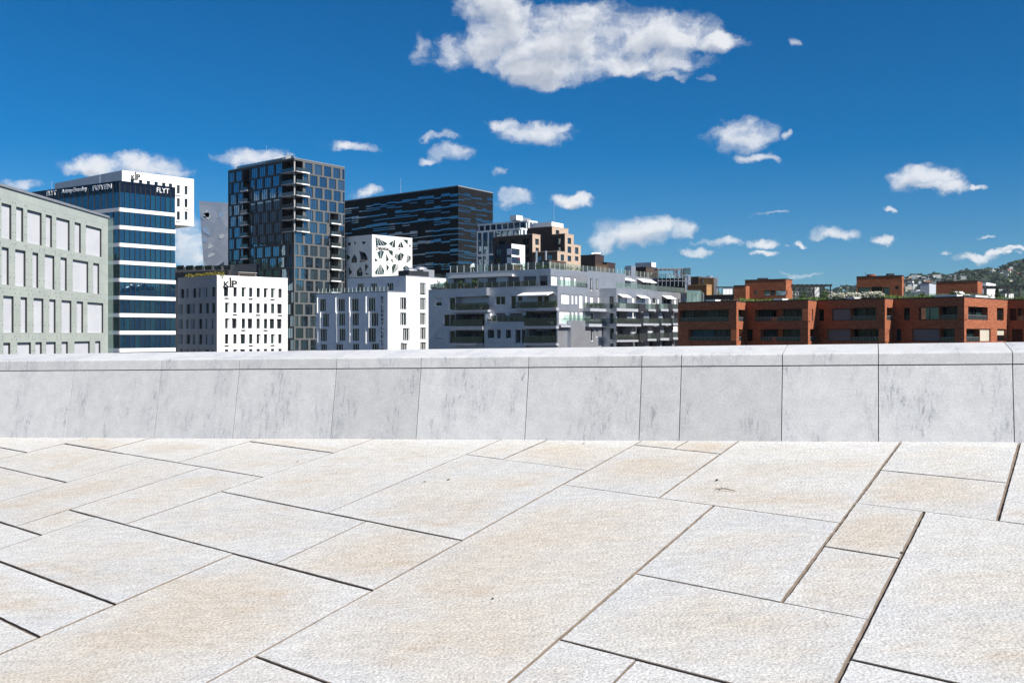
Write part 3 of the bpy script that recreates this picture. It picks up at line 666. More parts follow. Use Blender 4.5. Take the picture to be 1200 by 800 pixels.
# ---------------------------------------------------------------- ground, water, hills
M_GROUND = plain('quay_asphalt', (0.055, 0.055, 0.058), 0.9, 0.25, 0.05)
mb = MB(); mb.poly([(-26000, -26000, -15.4), (26000, -26000, -15.4), (26000, 26000, -15.4), (-26000, 26000, -15.4)]); mb.build('ground', M_GROUND, None, (0, 0, -15.4), kind='structure')
M_WATER, t_, b_ = newmat('harbour_water'); b_.inputs['Base Color'].default_value = (0.012, 0.03, 0.035, 1); b_.inputs['Roughness'].default_value = 0.08
n_ = X(t_, 'ShaderNodeTexNoise'); n_.inputs['Scale'].default_value = 0.6; n_.inputs['Detail'].default_value = 4; bp_ = X(t_, 'ShaderNodeBump'); bp_.inputs['Strength'].default_value = 0.25; tc_ = X(t_, 'ShaderNodeTexCoord'); t_.links.new(tc_.outputs['Object'], n_.inputs['Vector']); t_.links.new(n_.outputs['Fac'], bp_.inputs['Height']); t_.links.new(bp_.outputs[0], b_.inputs['Normal'])
mb = MB(); mb.poly([(-30, 22, -15.36), (120, 22, -15.36), (110, 128, -15.36), (-32, 150, -15.36)]); mb.build('water', M_WATER, None, (40, 80, -15.36), kind='structure')
# wooded hills all round the city, highest to the right of the picture
PROF = [(-180, 3.2), (-150, 3.6), (-120, 4.4), (-95, 4.6), (-70, 4.2), (-48, 2.8), (-33, 1.4), (-20, 1.0), (0, 1.0), (11, 1.6), (13.2, 2.25), (16.5, 2.5), (19.0, 2.5), (21.4, 2.9), (23.0, 3.1), (24.4, 3.25), (25.4, 3.15), (26.2, 3.45), (27.2, 3.85), (28.6, 4.2), (33, 5.0), (45, 5.2), (65, 3.6), (85, 2.9), (105, 2.9), (140, 3.2), (180, 3.2)]
def elev(a):
    for (a0, e0), (a1, e1) in zip(PROF[:-1], PROF[1:]):
        if a0 <= a <= a1: return e0 + (e1 - e0) * (a - a0) / (a1 - a0)
    return 3.2
RA, RB = 1500.0, 3000.0
def hillz(a, r):
    top = math.tan(R(elev(a))) * RB + 15 - 9; f = min(1, max(0, (r - RA) / (RB - RA))); f = f * f * (3 - 2 * f) if r < RB else 1
    wob = 5 * math.sin(a * 2.1 + r * .004) + 3.5 * math.sin(a * 5.3 - r * .007)
    return -15.4 + (top + wob * min(1, top / 60)) * f
M_HILL = plain('hill_soil', (0.032, 0.050, 0.022), 0.95, 0.35, 0.02)
mb = MB(); AZ = [i * 1.0 for i in range(-180, 181)]; RS = [RA, 1700, 1900, 2100, 2300, 2500, 2700, 2850, 3000, 3400, 4200]
def hp(a, r, dz=0.0): return (r * math.sin(R(a)), r * math.cos(R(a)), hillz(a, min(r, RB)) + dz - max(0, r - RB) * .01)
for i in range(len(AZ) - 1):
    for j in range(len(RS) - 1): mb.poly([hp(AZ[i], RS[j]), hp(AZ[i + 1], RS[j]), hp(AZ[i + 1], RS[j + 1]), hp(AZ[i], RS[j + 1])][::-1])
mb.build('hills', M_HILL, None, (0, 0, -15.4), kind='structure', smooth=True, weld=True)

# ================================================================ building materials
G_SKIN = panel('pale_green_glass', (0.40, 0.43, 0.385), 2.2, 1.05, 0.86, 0.03, 0.03, 0.35, 0.5)
M_BLIND = panel('white_roller_blind', (0.53, 0.535, 0.555), 50, 0.10, 0.93, 0.02, 0.0, 0.75)
M_BLINDW = plain('bright_blind', (0.82, 0.82, 0.80), 0.8, 0.03)
M_BLINDG = panel('grey_shutter', (0.145, 0.15, 0.165), 50, 0.12, 0.8, 0.02, 0.02, 0.6)
M_BLINDT = panel('beige_shutter', (0.50, 0.46, 0.37), 50, 0.12, 0.85, 0.02, 0.02, 0.7)
M_DARK = plain('dark_metal', (0.030, 0.032, 0.036), 0.5, 0.15)
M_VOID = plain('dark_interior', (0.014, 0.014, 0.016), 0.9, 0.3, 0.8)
M_STEEL = plain('brushed_steel', (0.55, 0.56, 0.58), 0.35, 0.1, 3, metal=0.8)
M_ZINC = plain('grey_zinc', (0.22, 0.235, 0.26), 0.5, 0.1, 1)
M_WHITE = plain('white_paint', (0.80, 0.80, 0.79), 0.6, 0.05, 1)
M_PLASTER = panel('white_plaster', (0.80, 0.785, 0.765), 30, 30, 0.95, 0.01, 0.02, 0.8, 0.2)
M_PANELW = panel('white_cladding', (0.70, 0.715, 0.74), 1.2, 0.62, 0.86, 0.025, 0.03, 0.5, 0.4)
M_PANELG = panel('grey_cladding', (0.49, 0.505, 0.54), 1.1, 0.45, 0.86, 0.018, 0.04, 0.42, 0.4); M_PANELG.node_tree.nodes['Principled BSDF'].inputs['Metallic'].default_value = 0.72
M_ROOF = plain('roof_felt', (0.10, 0.10, 0.105), 0.9, 0.25, 0.4)
M_CONC = plain('pale_concrete', (0.40, 0.40, 0.40), 0.85, 0.12, 1.2)
M_STONEF = panel('grey_stone_frame', (0.102, 0.106, 0.108), 0.9, 3.36, 0.8, 0.02, 0.05, 0.7)
M_BRICK = brick('red_brick', (0.385, 0.132, 0.062), (0.22, 0.068, 0.036), (0.18, 0.075, 0.045), 0.4)
M_BRICKT = brick('tan_brick', (0.47, 0.36, 0.275), (0.40, 0.30, 0.225), (0.40, 0.33, 0.27), 0.25)
M_BRICKD = brick('dark_brown_brick', (0.085, 0.062, 0.052), (0.06, 0.045, 0.04), (0.06, 0.05, 0.045), 0.4)
M_BRICKO = brick('ochre_brick', (0.40, 0.23, 0.10), (0.32, 0.175, 0.075), (0.28, 0.18, 0.1), 0.4)
GL_BLUE = glass('blue_curtain_glass', [(.003, .016, .040), (.004, .020, .045), (.004, .022, .042), (.005, .028, .05), (.004, .018, .042), (.006, .034, .052)], 2.4, 0.02, 0.012, (.6, .85, 1))
GL_DARK = glass('dark_window_glass', [(.008, .010, .012), (.018, .022, .024), (.010, .02, .02), (.03, .036, .038), (.006, .008, .01)], 1.75, 0.03, 0.02)
GL_GREEN = glass('green_window_glass', [(.012, .024, .022), (.02, .04, .036), (.008, .016, .016), (.035, .055, .05)], 1.7, 0.03, 0.02)
GL_TOWER = glass('mirror_window_glass', [(.010, .016, .02), (.02, .03, .034), (.008, .012, .014), (.035, .05, .055)], 3.6, 0.02, 0.015, (.55, .82, 1))
GL_STRIP = glass('strip_window_glass', [(.010, .014, .02), (.02, .03, .045), (.006, .01, .014)], 2.9, 0.03, 0.03, (.65, .85, 1))
M_BLACKF = panel('black_facade_strips', (0.010, 0.0095, 0.0095), 1.9, 0.19, 0.5, 0.02, 0.25, 0.45, 0.12)
M_BLACKR = panel('grey_facade_strips', (0.016, 0.016, 0.016), 1.9, 0.19, 0.45, 0.035, 0.15, 0.5, 0.15)
CLR = clear('green_railing_glass', (0.74, 0.86, 0.82), 0.10, 0.10)
CLRD = clear('dark_railing_glass', (0.45, 0.51, 0.50), 0.09, 0.08); CLRR = clear('clear_roof_glass', (0.82, 0.90, 0.88), 0.05, 0.04)
M_SIGNW = plain('white_sign_letters', (0.85, 0.85, 0.85), 0.5, 0.02)
M_SIGNG = plain('grey_sign_letters', (0.82, 0.84, 0.86), 0.5, 0.02)
M_SIGNB = plain('black_sign_letters', (0.02, 0.02, 0.022), 0.5, 0.05)
M_GRASS = plain('sedum_roof', (0.095, 0.145, 0.035), 0.95, 0.5, 1.2)
M_LEAFG = plain('shrub_leaves', (0.055, 0.09, 0.025), 0.8, 0.45, 2.5)
M_LEAFD = plain('dark_foliage', (0.030, 0.055, 0.022), 0.85, 0.4, 0.5)
M_LEAFY = plain('yellow_green_leaves', (0.21, 0.19, 0.035), 0.85, 0.4, 2)
M_FLOWER = plain('cream_flowers', (0.72, 0.70, 0.58), 0.8, 0.15, 4)
M_RED = plain('red_petals', (0.45, 0.07, 0.06), 0.8, 0.3, 6)
M_POT = plain('clay_pot', (0.30, 0.16, 0.10), 0.9, 0.2, 4)
M_CANVAS = plain('awning_canvas', (0.76, 0.75, 0.72), 0.85, 0.05, 1)
M_WOOD = plain('weathered_timber', (0.22, 0.14, 0.085), 0.8, 0.3, 3)

def frange(a, b, n): return [a + (b - a) * (i + .5) / n for i in range(n)]
def leafball(mb, c, rx, ry, rz, n, size, rnd, m=0):
    """a leafy clump: many small leaf faces through an uneven volume"""
    for _ in range(n):
        d = Vector((rnd.gauss(0, 1), rnd.gauss(0, 1), rnd.gauss(0, 1))).normalized(); k = rnd.random() ** 0.45
        p = Vector(c) + Vector((d.x * rx, d.y * ry, d.z * rz)) * k
        a = Vector((rnd.gauss(0, 1), rnd.gauss(0, 1), rnd.gauss(0, .6))).normalized(); b = a.cross(d + Vector((.1, .2, .3))).normalized(); s_ = size * rnd.uniform(.6, 1.4)
        mb.poly([p - a * s_, p + b * s_ * .7, p + a * s_, p - b * s_ * .7], m)
def railing(parent, face, a0, a1, z0, h, o, posts, glassm=CLR, post=M_STEEL, pw=0.09):
    mb = MB(); face.box(mb, a0, a1, z0 + 0.06, z0 + h, o - 0.012, o + 0.012); r_ = mb.build('railing', glassm, parent)
    n = max(2, posts)
    for i in range(n):
        mb = MB(); a = a0 + (a1 - a0) * i / (n - 1); face.box(mb, a - pw / 2, a + pw / 2, z0, z0 + h + 0.04, o + 0.018, o + 0.06)
        mb.build('post', post, r_)
    return r_
def awning(parent, face, a0, a1, z, out, drop, mat=None, th=0.12):
    mb = MB(); c = [(a0, 0.02), (a1, 0.02), (a1, out), (a0, out)]
    def P(a, o, dz): return face.p(a, z - drop * (o / out) + dz, o)
    b = [P(a, o, -th) for a, o in c]; t = [P(a, o, 0) for a, o in c]
    if not face.flip: b, t = b[::-1], t[::-1]
    mb.hexa(b, t); aw = mb.build('awning', mat or M_CANVAS, parent)
    mb = MB()
    for a in (a0 + .15, a1 - .15): mb.tube(face.p(a, z - .9, 0.04), face.p(a, z - drop - th, out - .1), .03, 5)
    mb.build('awning_arm', M_DARK, aw); return aw

# ================================================================ 1 pale green office, far left
fG = Face((-43.15, 106.0), Vector((-15, 1167)))
s_end = fG.s(126.5); zt = 12.35
def gs(u): return fG.s(u)
b1 = thing('office_building', 'pale green glass office block with white blinds at the left edge', 'office building', (-52, 80, -15.4))
rows = [((8.05, 11.0), [(1.8, 13.1), (19, 27), (32, 48.6), (53.6, 60.7), (66, 81.4), (87.5, 94.5), (100.6, 118.7)]),
        ((4.15, 7.3), [(2, 10), (17.8, 29.7), (38.1, 44.6), (52.5, 63.5), (70.9, 78), (85.3, 103.2), (109.2, 116)]),
        ((0.10, 3.22), [(3.9, 15.7), (24.2, 31.5), (39.4, 50.7), (57.8, 64.9), (72.2, 83.5), (90, 97.2), (102.5, 120.8)]),
        ((-3.95, -0.75), [(3.9, 11.8), (20.2, 36), (41.5, 48.8), (54, 65.1), (72.2, 79.3), (87.2, 105), (111.6, 117.4)])]
holes = []
for (z0_, z1_), us in rows:
    for u0, u1 in us: holes.append((gs(u0), gs(u1), z0_, z1_))
    k = gs(us[0][0]) - 1.2; i = 0
    while k > -44:
        w_ = (1.3, 2.4)[i % 2]; holes.append((k - w_, k, z0_, z1_)); k -= w_ + 1.0; i += 1
mb = MB(); sL = -46
fG.wall(mb, sL, s_end, -15.4, zt, holes, 0, depth=0.14)
P_ = lambda a, o, z: fG.p(a, z, o)
mb.poly([P_(s_end, 0, -15.4), P_(s_end, -16, -15.4), P_(s_end, -16, zt), P_(s_end, 0, zt)]); mb.poly([P_(sL, 0, -15.4), P_(sL, -16, -15.4), P_(sL, -16, zt), P_(sL, 0, zt)]); mb.poly([P_(sL, -16, -15.4), P_(s_end, -16, -15.4), P_(s_end, -16, zt), P_(sL, -16, zt)])
mb.build('wall', G_SKIN, b1)
mb = MB(); fG.box(mb, sL, s_end + .15, zt + .003, zt + .22, -16.1, 0.12); mb.build('roof', M_ZINC, b1)
for h in holes:
    mb = MB(); fG.box(mb, h[0] - .0, h[1] + .0, h[2], h[3], -.25, -.144); wo_ = mb.build('window', M_BLIND, b1)
    mb = MB()
    fG.box(mb, h[1] - .05, h[1] - .003, h[2] + .003, h[3] - .003, -.14, .02); fG.box(mb, h[0] + .003, h[1] - .055, h[3] - .06, h[3] - .004, -.14, .02)  # dark strips along the far side and top of each opening only
    mb.build('window_frame', M_DARK, wo_)
# point fixings and open joints of the outer glass skin
mb = MB()
for (z0_, z1_), us in rows:
    for zz in (z0_ - .28, z0_ + .7, z1_ - .7, z1_ + .3):
        for u0, u1 in us:
            for a in (gs(u0) - .22, gs(u1) + .22): fG.box(mb, a - .03, a + .03, zz - .03, zz + .03, .003, .07)
mb.build('glass_fixings', M_STEEL, b1, kind='stuff')
mb = MB(); fG.box(mb, s_end + .0, s_end + .06, -15, zt, -1.5, .55)
mb.build('glass_fin', CLR, b1)

# ================================================================ 2 glass office tower with white bands
B = Block(140, 221, 205.5, 29, 213, 1615, -1226); b2 = B.root('office_tower', 'dark blue glass office tower with white floor bands and rooftop lettering', 'office building')
Y = 221.0; bands = [245.5 + 20.6 * i for i in range(12)]; bz = [zat(v, Y) for v in bands]; hb = 0.42
mb = MB()
for c in [0]:
    P, a, b_, c_ = B.corners(); up = lambda q, z: Vector((q.x, q.y, z))
    core = [q + (B.centre() - q).normalized() * .6 for q in (P, a, b_, c_)]
    mb.hexa([up(q, -15.4) for q in core][::1], [up(q, B.z1 - .1) for q in core])
mb.build('building_core', M_VOID, b2)
for z in bz:
    mb = MB(); B.R.box(mb, 0, B.wr, z - hb, z + hb, -.5, .12); B.L.box(mb, .0, B.wl, z - hb, z + hb - .004, -.5, .116); mb.build('floor_band', M_PLASTER, b2)
mb = MB(); B.R.box(mb, 0, B.wr, B.z1 - 2.2, B.z1, -.5, -.02); B.L.box(mb, 0.0, B.wl, B.z1 - 2.2, B.z1 - .005, -.5, -.024); 
B.R.box(mb, 0, B.wr, B.z1 - .02, B.z1 + .25, -.3, .06); B.L.box(mb, 0.3, B.wl, B.z1 - .02, B.z1 + .245, -.3, .056)
P, a, b_, c_ = B.corners(); mb.poly([up(q, B.z1 - .3) for q in (P, a, b_, c_)]); mb.build('roof', plain('black_glass_fascia', (.006, .009, .02), .12, .1), b2)
specs = []; levels = [(bz[0] + hb, B.z1 - 2.2)] + [(bz[i + 1] + hb, bz[i] - hb) for i in range(len(bz) - 1)]
for k, (z0_, z1_) in enumerate(levels):
    n = 11
    for i in range(n): specs.append((B.R, (B.wr * i / n + .04, B.wr * (i + 1) / n - .04, z0_ + .01, z1_ - .01), -.06, GL_BLUE, None, 0, 0, .05))
    nl = 16; WL = min(B.wl, 44)
    for i in range(nl): specs.append((B.L, (WL * i / nl + .04, WL * (i + 1) / nl - .04, z0_ + .01, z1_ - .01), -.06, GL_BLUE, None, 0, 0, .05))
windows(b2, specs)
for i in range(1, 11): mb = MB(); B.R.box(mb, B.wr * i / 11 - .05, B.wr * i / 11 + .05, -15, B.z1 - .5, -.4, .09); mb.build('glazing_fin', M_DARK, b2)
for i in range(1, 16): mb = MB(); B.L.box(mb, min(B.wl, 44) * i / 16 - .05, min(B.wl, 44) * i / 16 + .05, -15, B.z1 - .5, -.4, .09); mb.build('glazing_fin', M_DARK, b2)
mb = MB(); B.R.box(mb, -.05, .12, -15, B.z1 - .1, -.2, .1); mb.build('corner_post', M_DARK, b2)
def trect(f, u0, vt0, vb0, u1, vt1, vb1):
    s0, s1 = f.s(u0), f.s(u1); z0_ = (f.z(u0, vb0) + f.z(u1, vb1)) / 2; z1_ = (f.z(u0, vt0) + f.z(u1, vt1)) / 2; return (min(s0, s1), max(s0, s1), z0_, z1_)
text_part('FLYT', B.R, trect(B.R, 183.5, 219.8, 225.3, 198, 221.2, 227), .0, M_SIGNW, b2, label='white FLYT letters on the sunlit side')
text_part('FØYEN', B.L, trect(B.L, 109, 217.6, 223.4, 131, 215.4, 221.3), .0, M_SIGNG, b2, bold=.015)
text_part('Astrup Fearnley', B.L, trect(B.L, 72.5, 221.3, 227.4, 102, 219, 225.4), .0, M_SIGNG, b2, bold=.015)
text_part('FLYT', B.L, trect(B.L, 55, 224.0, 229.5, 66, 223.2, 228.4), .0, M_SIGNG, b2, bold=.015)
mb = MB(); p = B.L.p(B.L.s(47), B.z1, -3); mb.tube(p, p + Vector((0, 0, 3)), .06, 5); p = B.L.p(B.L.s(108), B.z1, -2); mb.tube(p, p + Vector((0, 0, 2.6)), .06, 5); mb.build('roof_mast', M_STEEL, b2)

def klp_logo(f, u0, u1, vt, vb, parent):
    """k with a swash, tall l and raised p"""
    w_ = u1 - u0; h = vb - vt
    r = lambda x0, y0, x1, y1: f.rpx(u0 + w_ * x0, vt + h * y0, u0 + w_ * x1, vt + h * y1)
    text_part('K', f, r(.06, .40, .47, .98), .0, M_SIGNB, parent, bold=.022); text_part('P', f, r(.62, .32, 1.0, .97), .0, M_SIGNB, parent, bold=.022)
    mb = MB(); f.box(mb, *r(.475, .02, .575, .97), .003, .12); f.box(mb, *r(.42, .92, .635, 1.0), .003, .115); f.box(mb, *r(.44, .04, .485, .12), .003, .11); f.box(mb, *r(.0, .90, .2, .99), .003, .11); f.box(mb, *r(.62, .93, .76, 1.0), .003, .11)
    mb.build('sign_lettering', M_SIGNB, parent)

# ================================================================ 3 tall white box behind it
B = Block(143, 262, 227.2, 64, 199.5, 1690, -830, zb=0)
B.z0 = B.R.z(227.2, 265.2); b3 = B.root('tower_block', 'tall white plastered office block jutting out behind the blue glass tower', 'office building')
us = [155, 164.8, 173.9, 183, 191.9, 199.8]; R_ = B.R
win = [(R_.s(u - 2.0), R_.s(u + 2.0), R_.z(u, 215.0 + (u - 155) * .125), R_.z(u, 209.6 + (u - 155) * .125)) for u in us]
cols = [209.0, 218.0]
for u in cols:
    for v in (222.0 + (u - 209) * .12, 237.4 + (u - 209) * .06, 252.8): win.append((R_.s(u - 1.7), R_.s(u + 1.7), R_.z(u, v + 5), R_.z(u, v - 5)))
for k in range(1, 3):
    for u in us: win.append((R_.s(u - 1.7), R_.s(u + 1.7), win[7 + k - 1][2], win[7 + k - 1][3]))
lw = []
for i in range(10):
    a = 2.0 + i * 5.2
    for (z0_, z1_) in ((win[0][2] - .3, win[0][3] - 1.2),): 
        if a + 1.2 < B.wl: lw.append((a, a + 1.1, z0_, z1_))
mb = MB(); B.shell(mb, win, lw, depth=.4, mroof=1); mb.build('wall', [M_PLASTER, M_ROOF], b3)
windows(b3, [(B.R, h, -.36, GL_DARK, M_DARK, 0, 0, .07) for h in win] + [(B.L, h, -.36, GL_DARK, M_DARK, 0, 0, .07) for h in lw])
for i, h in enumerate(win[:12]):
    if i % 2 == 0: mb = MB(); B.R.box(mb, h[0] - .3, h[1] + .3, h[2] - .5, h[2] - .25, .003, .25); mb.build('window_sill', M_PLASTER, b3)
klp_logo(B.R, 153, 164.3, 201.6, 210.6, b3)
c0 = B.P + B.R.d * B.wr * .45 + B.L.d * B.wl * .5; mb = MB(); mb.box(c0.x - 9, c0.x + 9, c0.y - 8, c0.y + 8, -15.4, B.z0 - .003); mb.build('building_core', M_PLASTER, b3)

# ================================================================ 4 low white block with splayed windows
B = Block(254.3, 250, 337, 208.5, 323.6, 1800, -640); b4 = B.root('office_building', 'low white block with scattered slit windows and KLP letters on its cornice', 'office building')
R_, L_ = B.R, B.L; rr = random.Random(5); win, lw = [], []
rowsv = [(337, 348), (355.2, 366.8), (373.2, 384.8), (391.3, 402.6), (408.8, 420.2), (427, 438), (445, 456)]
for k, (v0, v1) in enumerate(rowsv):
    for i, cx in enumerate((500, 575, 650, 715, 782, 848, 910, 977)):
        u = 200 + cx / 7.62 + rr.uniform(-.15, .15); ra = R_.s(254.3 + 41); zz = (R_.z(295, v0), R_.z(295, v1)); t_ = rr.choice([0, 0, 1, 2, 3])
        win.append((R_.s(u - 2.0), R_.s(u + 1.9), zz[1], zz[0], .55, .5 if t_ == 1 else 0, .5 if t_ == 2 else 0))
    for i, cx in enumerate((95, 147, 203, 255, 315, 370)):
        u = 200 + cx / 7.62; zz = (L_.z(231, v0 + .5), L_.z(231, v1 + .5)); t_ = rr.choice([0, 1, 2, 0, 2])
        lw.append((L_.s(u + 1.35), L_.s(u - 1.35), zz[1], zz[0], .55, .85 if t_ == 1 else 0, 1.1 if t_ == 2 else 0))
mb = MB(); B.shell(mb, win, lw, depth=.55, mroof=1); mb.build('wall', [M_PLASTER, M_ROOF], b4)
windows(b4, [(R_, h, -.5, GL_GREEN if i % 4 == 2 else GL_DARK, M_DARK, 0, 0, .07) for i, h in enumerate(win)] + [(L_, h, -.5, GL_DARK, M_DARK, 0, 0, .07) for h in lw])
for i, h in enumerate(win):
    if i % 3 == 0: mb = MB(); R_.box(mb, h[0] - .15, h[1] + .1, h[2] - .75, h[2] - .35, -.2, .012); mb.build('vent_slot', M_DARK, b4)
mb = MB(); B.rim(mb, .3, .4, .05); mb.build('roof_coping', M_PLASTER, b4)
klp_logo(R_, 261, 278, 325.0, 336.6, b4)
hed = MB(); rr = random.Random(2)
for i in range(26):
    a = L_.s(214) + (L_.s(255) - L_.s(214)) * i / 25; c = L_.p(a, B.z1 + .55 + rr.uniform(-.1, .2), -1.3); leafball(hed, c, .8, .8, .75 + rr.uniform(-.1, .2), 70, .16, rr)
hed.build('hedge', M_LEAFY, None, L_.p(L_.s(235), B.z1, -1.3), 'clipped yellow green hedge along the roof edge of the low white block', 'hedge')
mb = MB()
for u in (259, 262.5): p = R_.p(R_.s(u), B.z1, -2.4); mb.tube(p, p + Vector((.3, 0, 1.9)), .05, 5); mb.tube(p + Vector((.9, .2, 0)), p + Vector((.35, 0, 1.9)), .05, 5)
mb.build('trestle', M_DARK, None, R_.p(R_.s(260), B.z1, -2.4), 'dark trestle frame standing on the low white roof above the logo', 'trestle')
mb = MB(); R_.box(mb, R_.s(284), R_.s(305), B.z1 + .9, B.z1 + 1.0, -4, -2.2); 
for u in (285, 294, 304): R_.box(mb, R_.s(u) - .05, R_.s(u) + .05, B.z1, B.z1 + .9, -3.2, -3.1)
mb.build('table', M_WOOD, None, R_.p(R_.s(295), B.z1, -3), 'long wooden terrace table on the roof of the low white block', 'table')
mb = MB(); R_.box(mb, R_.s(290), R_.s(312), B.z1 + 1.55, B.z1 + 1.62, -5.5, -4.5); R_.box(mb, R_.s(291), R_.s(291) + .08, B.z1, B.z1 + 1.54, -5, -4.9); R_.box(mb, R_.s(311), R_.s(311) + .08, B.z1, B.z1 + 1.54, -5, -4.9); mb.build('sunshade', M_CANVAS, None, R_.p(R_.s(300), B.z1, -5), 'narrow cream sunshade over the rooftop table', 'sunshade')

# ================================================================ 5 dark low building behind, and 7 the slanting grey one
B = Block(300, 292, 330, 196, 309.0, 1500, -1500, z1=None); b5 = B.root('office_building', 'low dark grey block between the blue glass tower and the dark windowed tower', 'office building')
win = []
for u in (210.5, 221.5, 232.5, 243.5, 254.5, 265.5): win.append((B.L.s(u + 4.4), B.L.s(u - 4.2), B.L.z(u, 316.3), B.L.z(u, 311)))
mb = MB(); B.shell(mb, [], win, depth=.3, mroof=1); mb.build('wall', [plain('grey_render', (.17, .175, .18), .7, .1), M_ROOF], b5)
windows(b5, [(B.L, h, -.26, GL_GREEN, M_DARK, 2, 0, .1) for h in win])
mb = MB(); B.L.box(mb, B.L.s(268), B.L.s(206), B.L.z(235, 326), B.L.z(235, 318), -.3, .12); mb.build('dark_band', M_DARK, b5)
Yb = 335.0
def q7(u, v, dy=0.0): return Vector(((u - CX) / F * Yb + dy * .3, Yb + dy, zat(v, Yb)))
b7 = thing('tower_block', 'leaning blue grey tower with a mottled blank facade between two towers', 'tower', (q7(252, 400).x, Yb + 8, -15.4))
mb = MB(); fr_ = [q7(246, 415), q7(290, 415), q7(282, 238.5), q7(233.3, 235.6)]; bk = [p + Vector((5, 16, 0)) for p in fr_]
mb.poly(fr_); mb.poly(bk[::-1])
for i in range(4): j = (i + 1) % 4; mb.poly([fr_[i], bk[i], bk[j], fr_[j]])
def mottled():
    m, t, b = newmat('etched_metal_facade'); uv = X(t, 'ShaderNodeUVMap'); vo = X(t, 'ShaderNodeTexVoronoi'); vo.inputs['Scale'].default_value = .22; nz = X(t, 'ShaderNodeTexNoise'); nz.inputs['Scale'].default_value = .35; nz.inputs['Detail'].default_value = 6
    t.links.new(uv.outputs[0], vo.inputs['Vector']); t.links.new(uv.outputs[0], nz.inputs['Vector']); ad = X(t, 'ShaderNodeMath', operation='MULTIPLY'); sp = X(t, 'ShaderNodeSeparateXYZ'); t.links.new(vo.outputs['Color'], sp.inputs[0]); t.links.new(sp.outputs[0], ad.inputs[0]); t.links.new(nz.outputs['Fac'], ad.inputs[1])
    rp = X(t, 'ShaderNodeValToRGB'); e = rp.color_ramp.elements; e[0].position = .18; e[0].color = (.20, .24, .31, 1); e[1].position = .52; e[1].color = (.29, .32, .38, 1); t.links.new(ad.outputs[0], rp.inputs[0]); t.links.new(rp.outputs[0], b.inputs['Base Color']); b.inputs['Roughness'].default_value = .35; b.inputs['Metallic'].default_value = .25; return m
mb.build('wall', mottled(), b7)
M_ETCH = plain('blue_etched_glass', (.16, .23, .34), .6, .2, .8); rr = random.Random(4); M_SLABG = plain('grey_etched_glass', (.30, .33, .38), .6, .1, 1)
for i in range(9):
    u, v = rr.uniform(238, 262), rr.uniform(246, 302); c = q7(u, v) + Vector((-.1, -.12, 0)); pts = []
    for k in range(5): a = k * 1.257 + rr.uniform(-.4, .4); r_ = rr.uniform(.5, 1.7); pts.append(c + Vector((math.cos(a) * r_, 0, math.sin(a) * r_ * 1.2)))
    mb = MB(); mb.poly(pts); mb.poly([p + Vector((0, .1, 0)) for p in pts][::-1])
    for k in range(5): mb.poly([pts[k], pts[(k + 1) % 5], pts[(k + 1) % 5] + Vector((0, .1, 0)), pts[k] + Vector((0, .1, 0))])
    mb.build('facade_plate', M_ETCH if i % 2 == 0 else M_SLABG, b7)

# ================================================================ 6 the dark tower with offset windows
B = Block(344.7, 280, 404, 267.3, 185.4, 1448, -702); b6 = B.root('apartment_tower', 'dark tower with offset square windows and stacked corner balconies', 'tower')
R_, L_ = B.R, B.L; FH = 3.36; ztop = B.z1
holesR, holesL, specs = [], [], []
xr = lambda zx: R_.s(260 + zx / 6.667); xl = lambda zx: L_.s(260 + zx / 6.667)
sR_corner = xr(632); sL_corner = xl(470); nfl = 18
rowz = lambda k: (ztop - .65 - FH * k - 2.92, ztop - .65 - FH * k)
balR = (xr(845), xr(912)); balL = (xl(215), xl(165))
for k in range(nfl):
    z0_, z1_ = rowz(k)
    # right face: pitch 10.9 px; every other floor shifts by half
    pitch = (xr(870) - xr(650)) / 3; wd = pitch * .77; sh = [0, .53, 0.05, .56, .08, .5][k % 6]; a = xr(650) + pitch * (sh - 3)
    while a < B.wr - .15:
        e0, e1 = max(a, .35), min(a + wd, B.wr - .12)
        lim = sR_corner + .25 if k < 6 else .35
        e0 = max(e0, lim)
        if k >= 4:
            if e0 < balR[0] - .2 < e1: e1 = balR[0] - .25
            elif balR[0] - .2 <= e0 < balR[1] + .2: e0 = balR[1] + .25
        if e1 - e0 > .5: holesR.append((e0, e1, z0_, z1_))
        a += pitch
    if k >= 4: holesR.append((balR[0], balR[1], z0_ - .3, z1_ + .1, 2.0))
    pitchl = (xl(48) - xl(418)) / 6; wd = pitchl * .80; a = xl(468) - pitchl * (3 - [0, .35, .75, .3, .75, .25][k % 6])
    while a < B.wl - .15:
        e0, e1 = max(a, .35), min(a + wd, B.wl - .1); lim = sL_corner + .1 if k < 6 else .35; e0 = max(e0, lim)
        if e0 < balL[0] - .1 < e1: e1 = balL[0] - .2
        elif balL[0] - .1 <= e0 < balL[1] + .1: e0 = balL[1] + .2
        if e1 - e0 > .5: holesL.append((e0, e1, z0_, z1_))
        a += pitchl
    holesL.append((balL[0], balL[1], z0_ - .3, z1_ + .1, 2.0))
for h in holesR:
    if len(h) == 4: specs.append((R_, h, -.2, GL_TOWER, M_DARK, 2 if h[1] - h[0] > 1.4 else 0, 0, .07))
for h in holesL:
    if len(h) == 4: specs.append((L_, h, -.2, GL_TOWER, M_DARK, 2 if h[1] - h[0] > 1.4 else 0, 0, .07))
zc = ztop - .5; zcb = ztop - .75 - FH * 6 + .35
M_TOWL = panel('dark_bronze_cladding', (0.050, 0.048, 0.046), 1.2, 3.36, .7, .02, .1, .5)
mb = MB()
R_.wall(mb, 0, B.wr, -15.4, ztop, holesR + [(-.01, sR_corner, zcb, zc, 0)], 0, depth=.22); L_.wall(mb, 0, B.wl, -15.4, ztop, holesL + [(-.01, sL_corner, zcb, zc, 0)], 1, depth=.22)
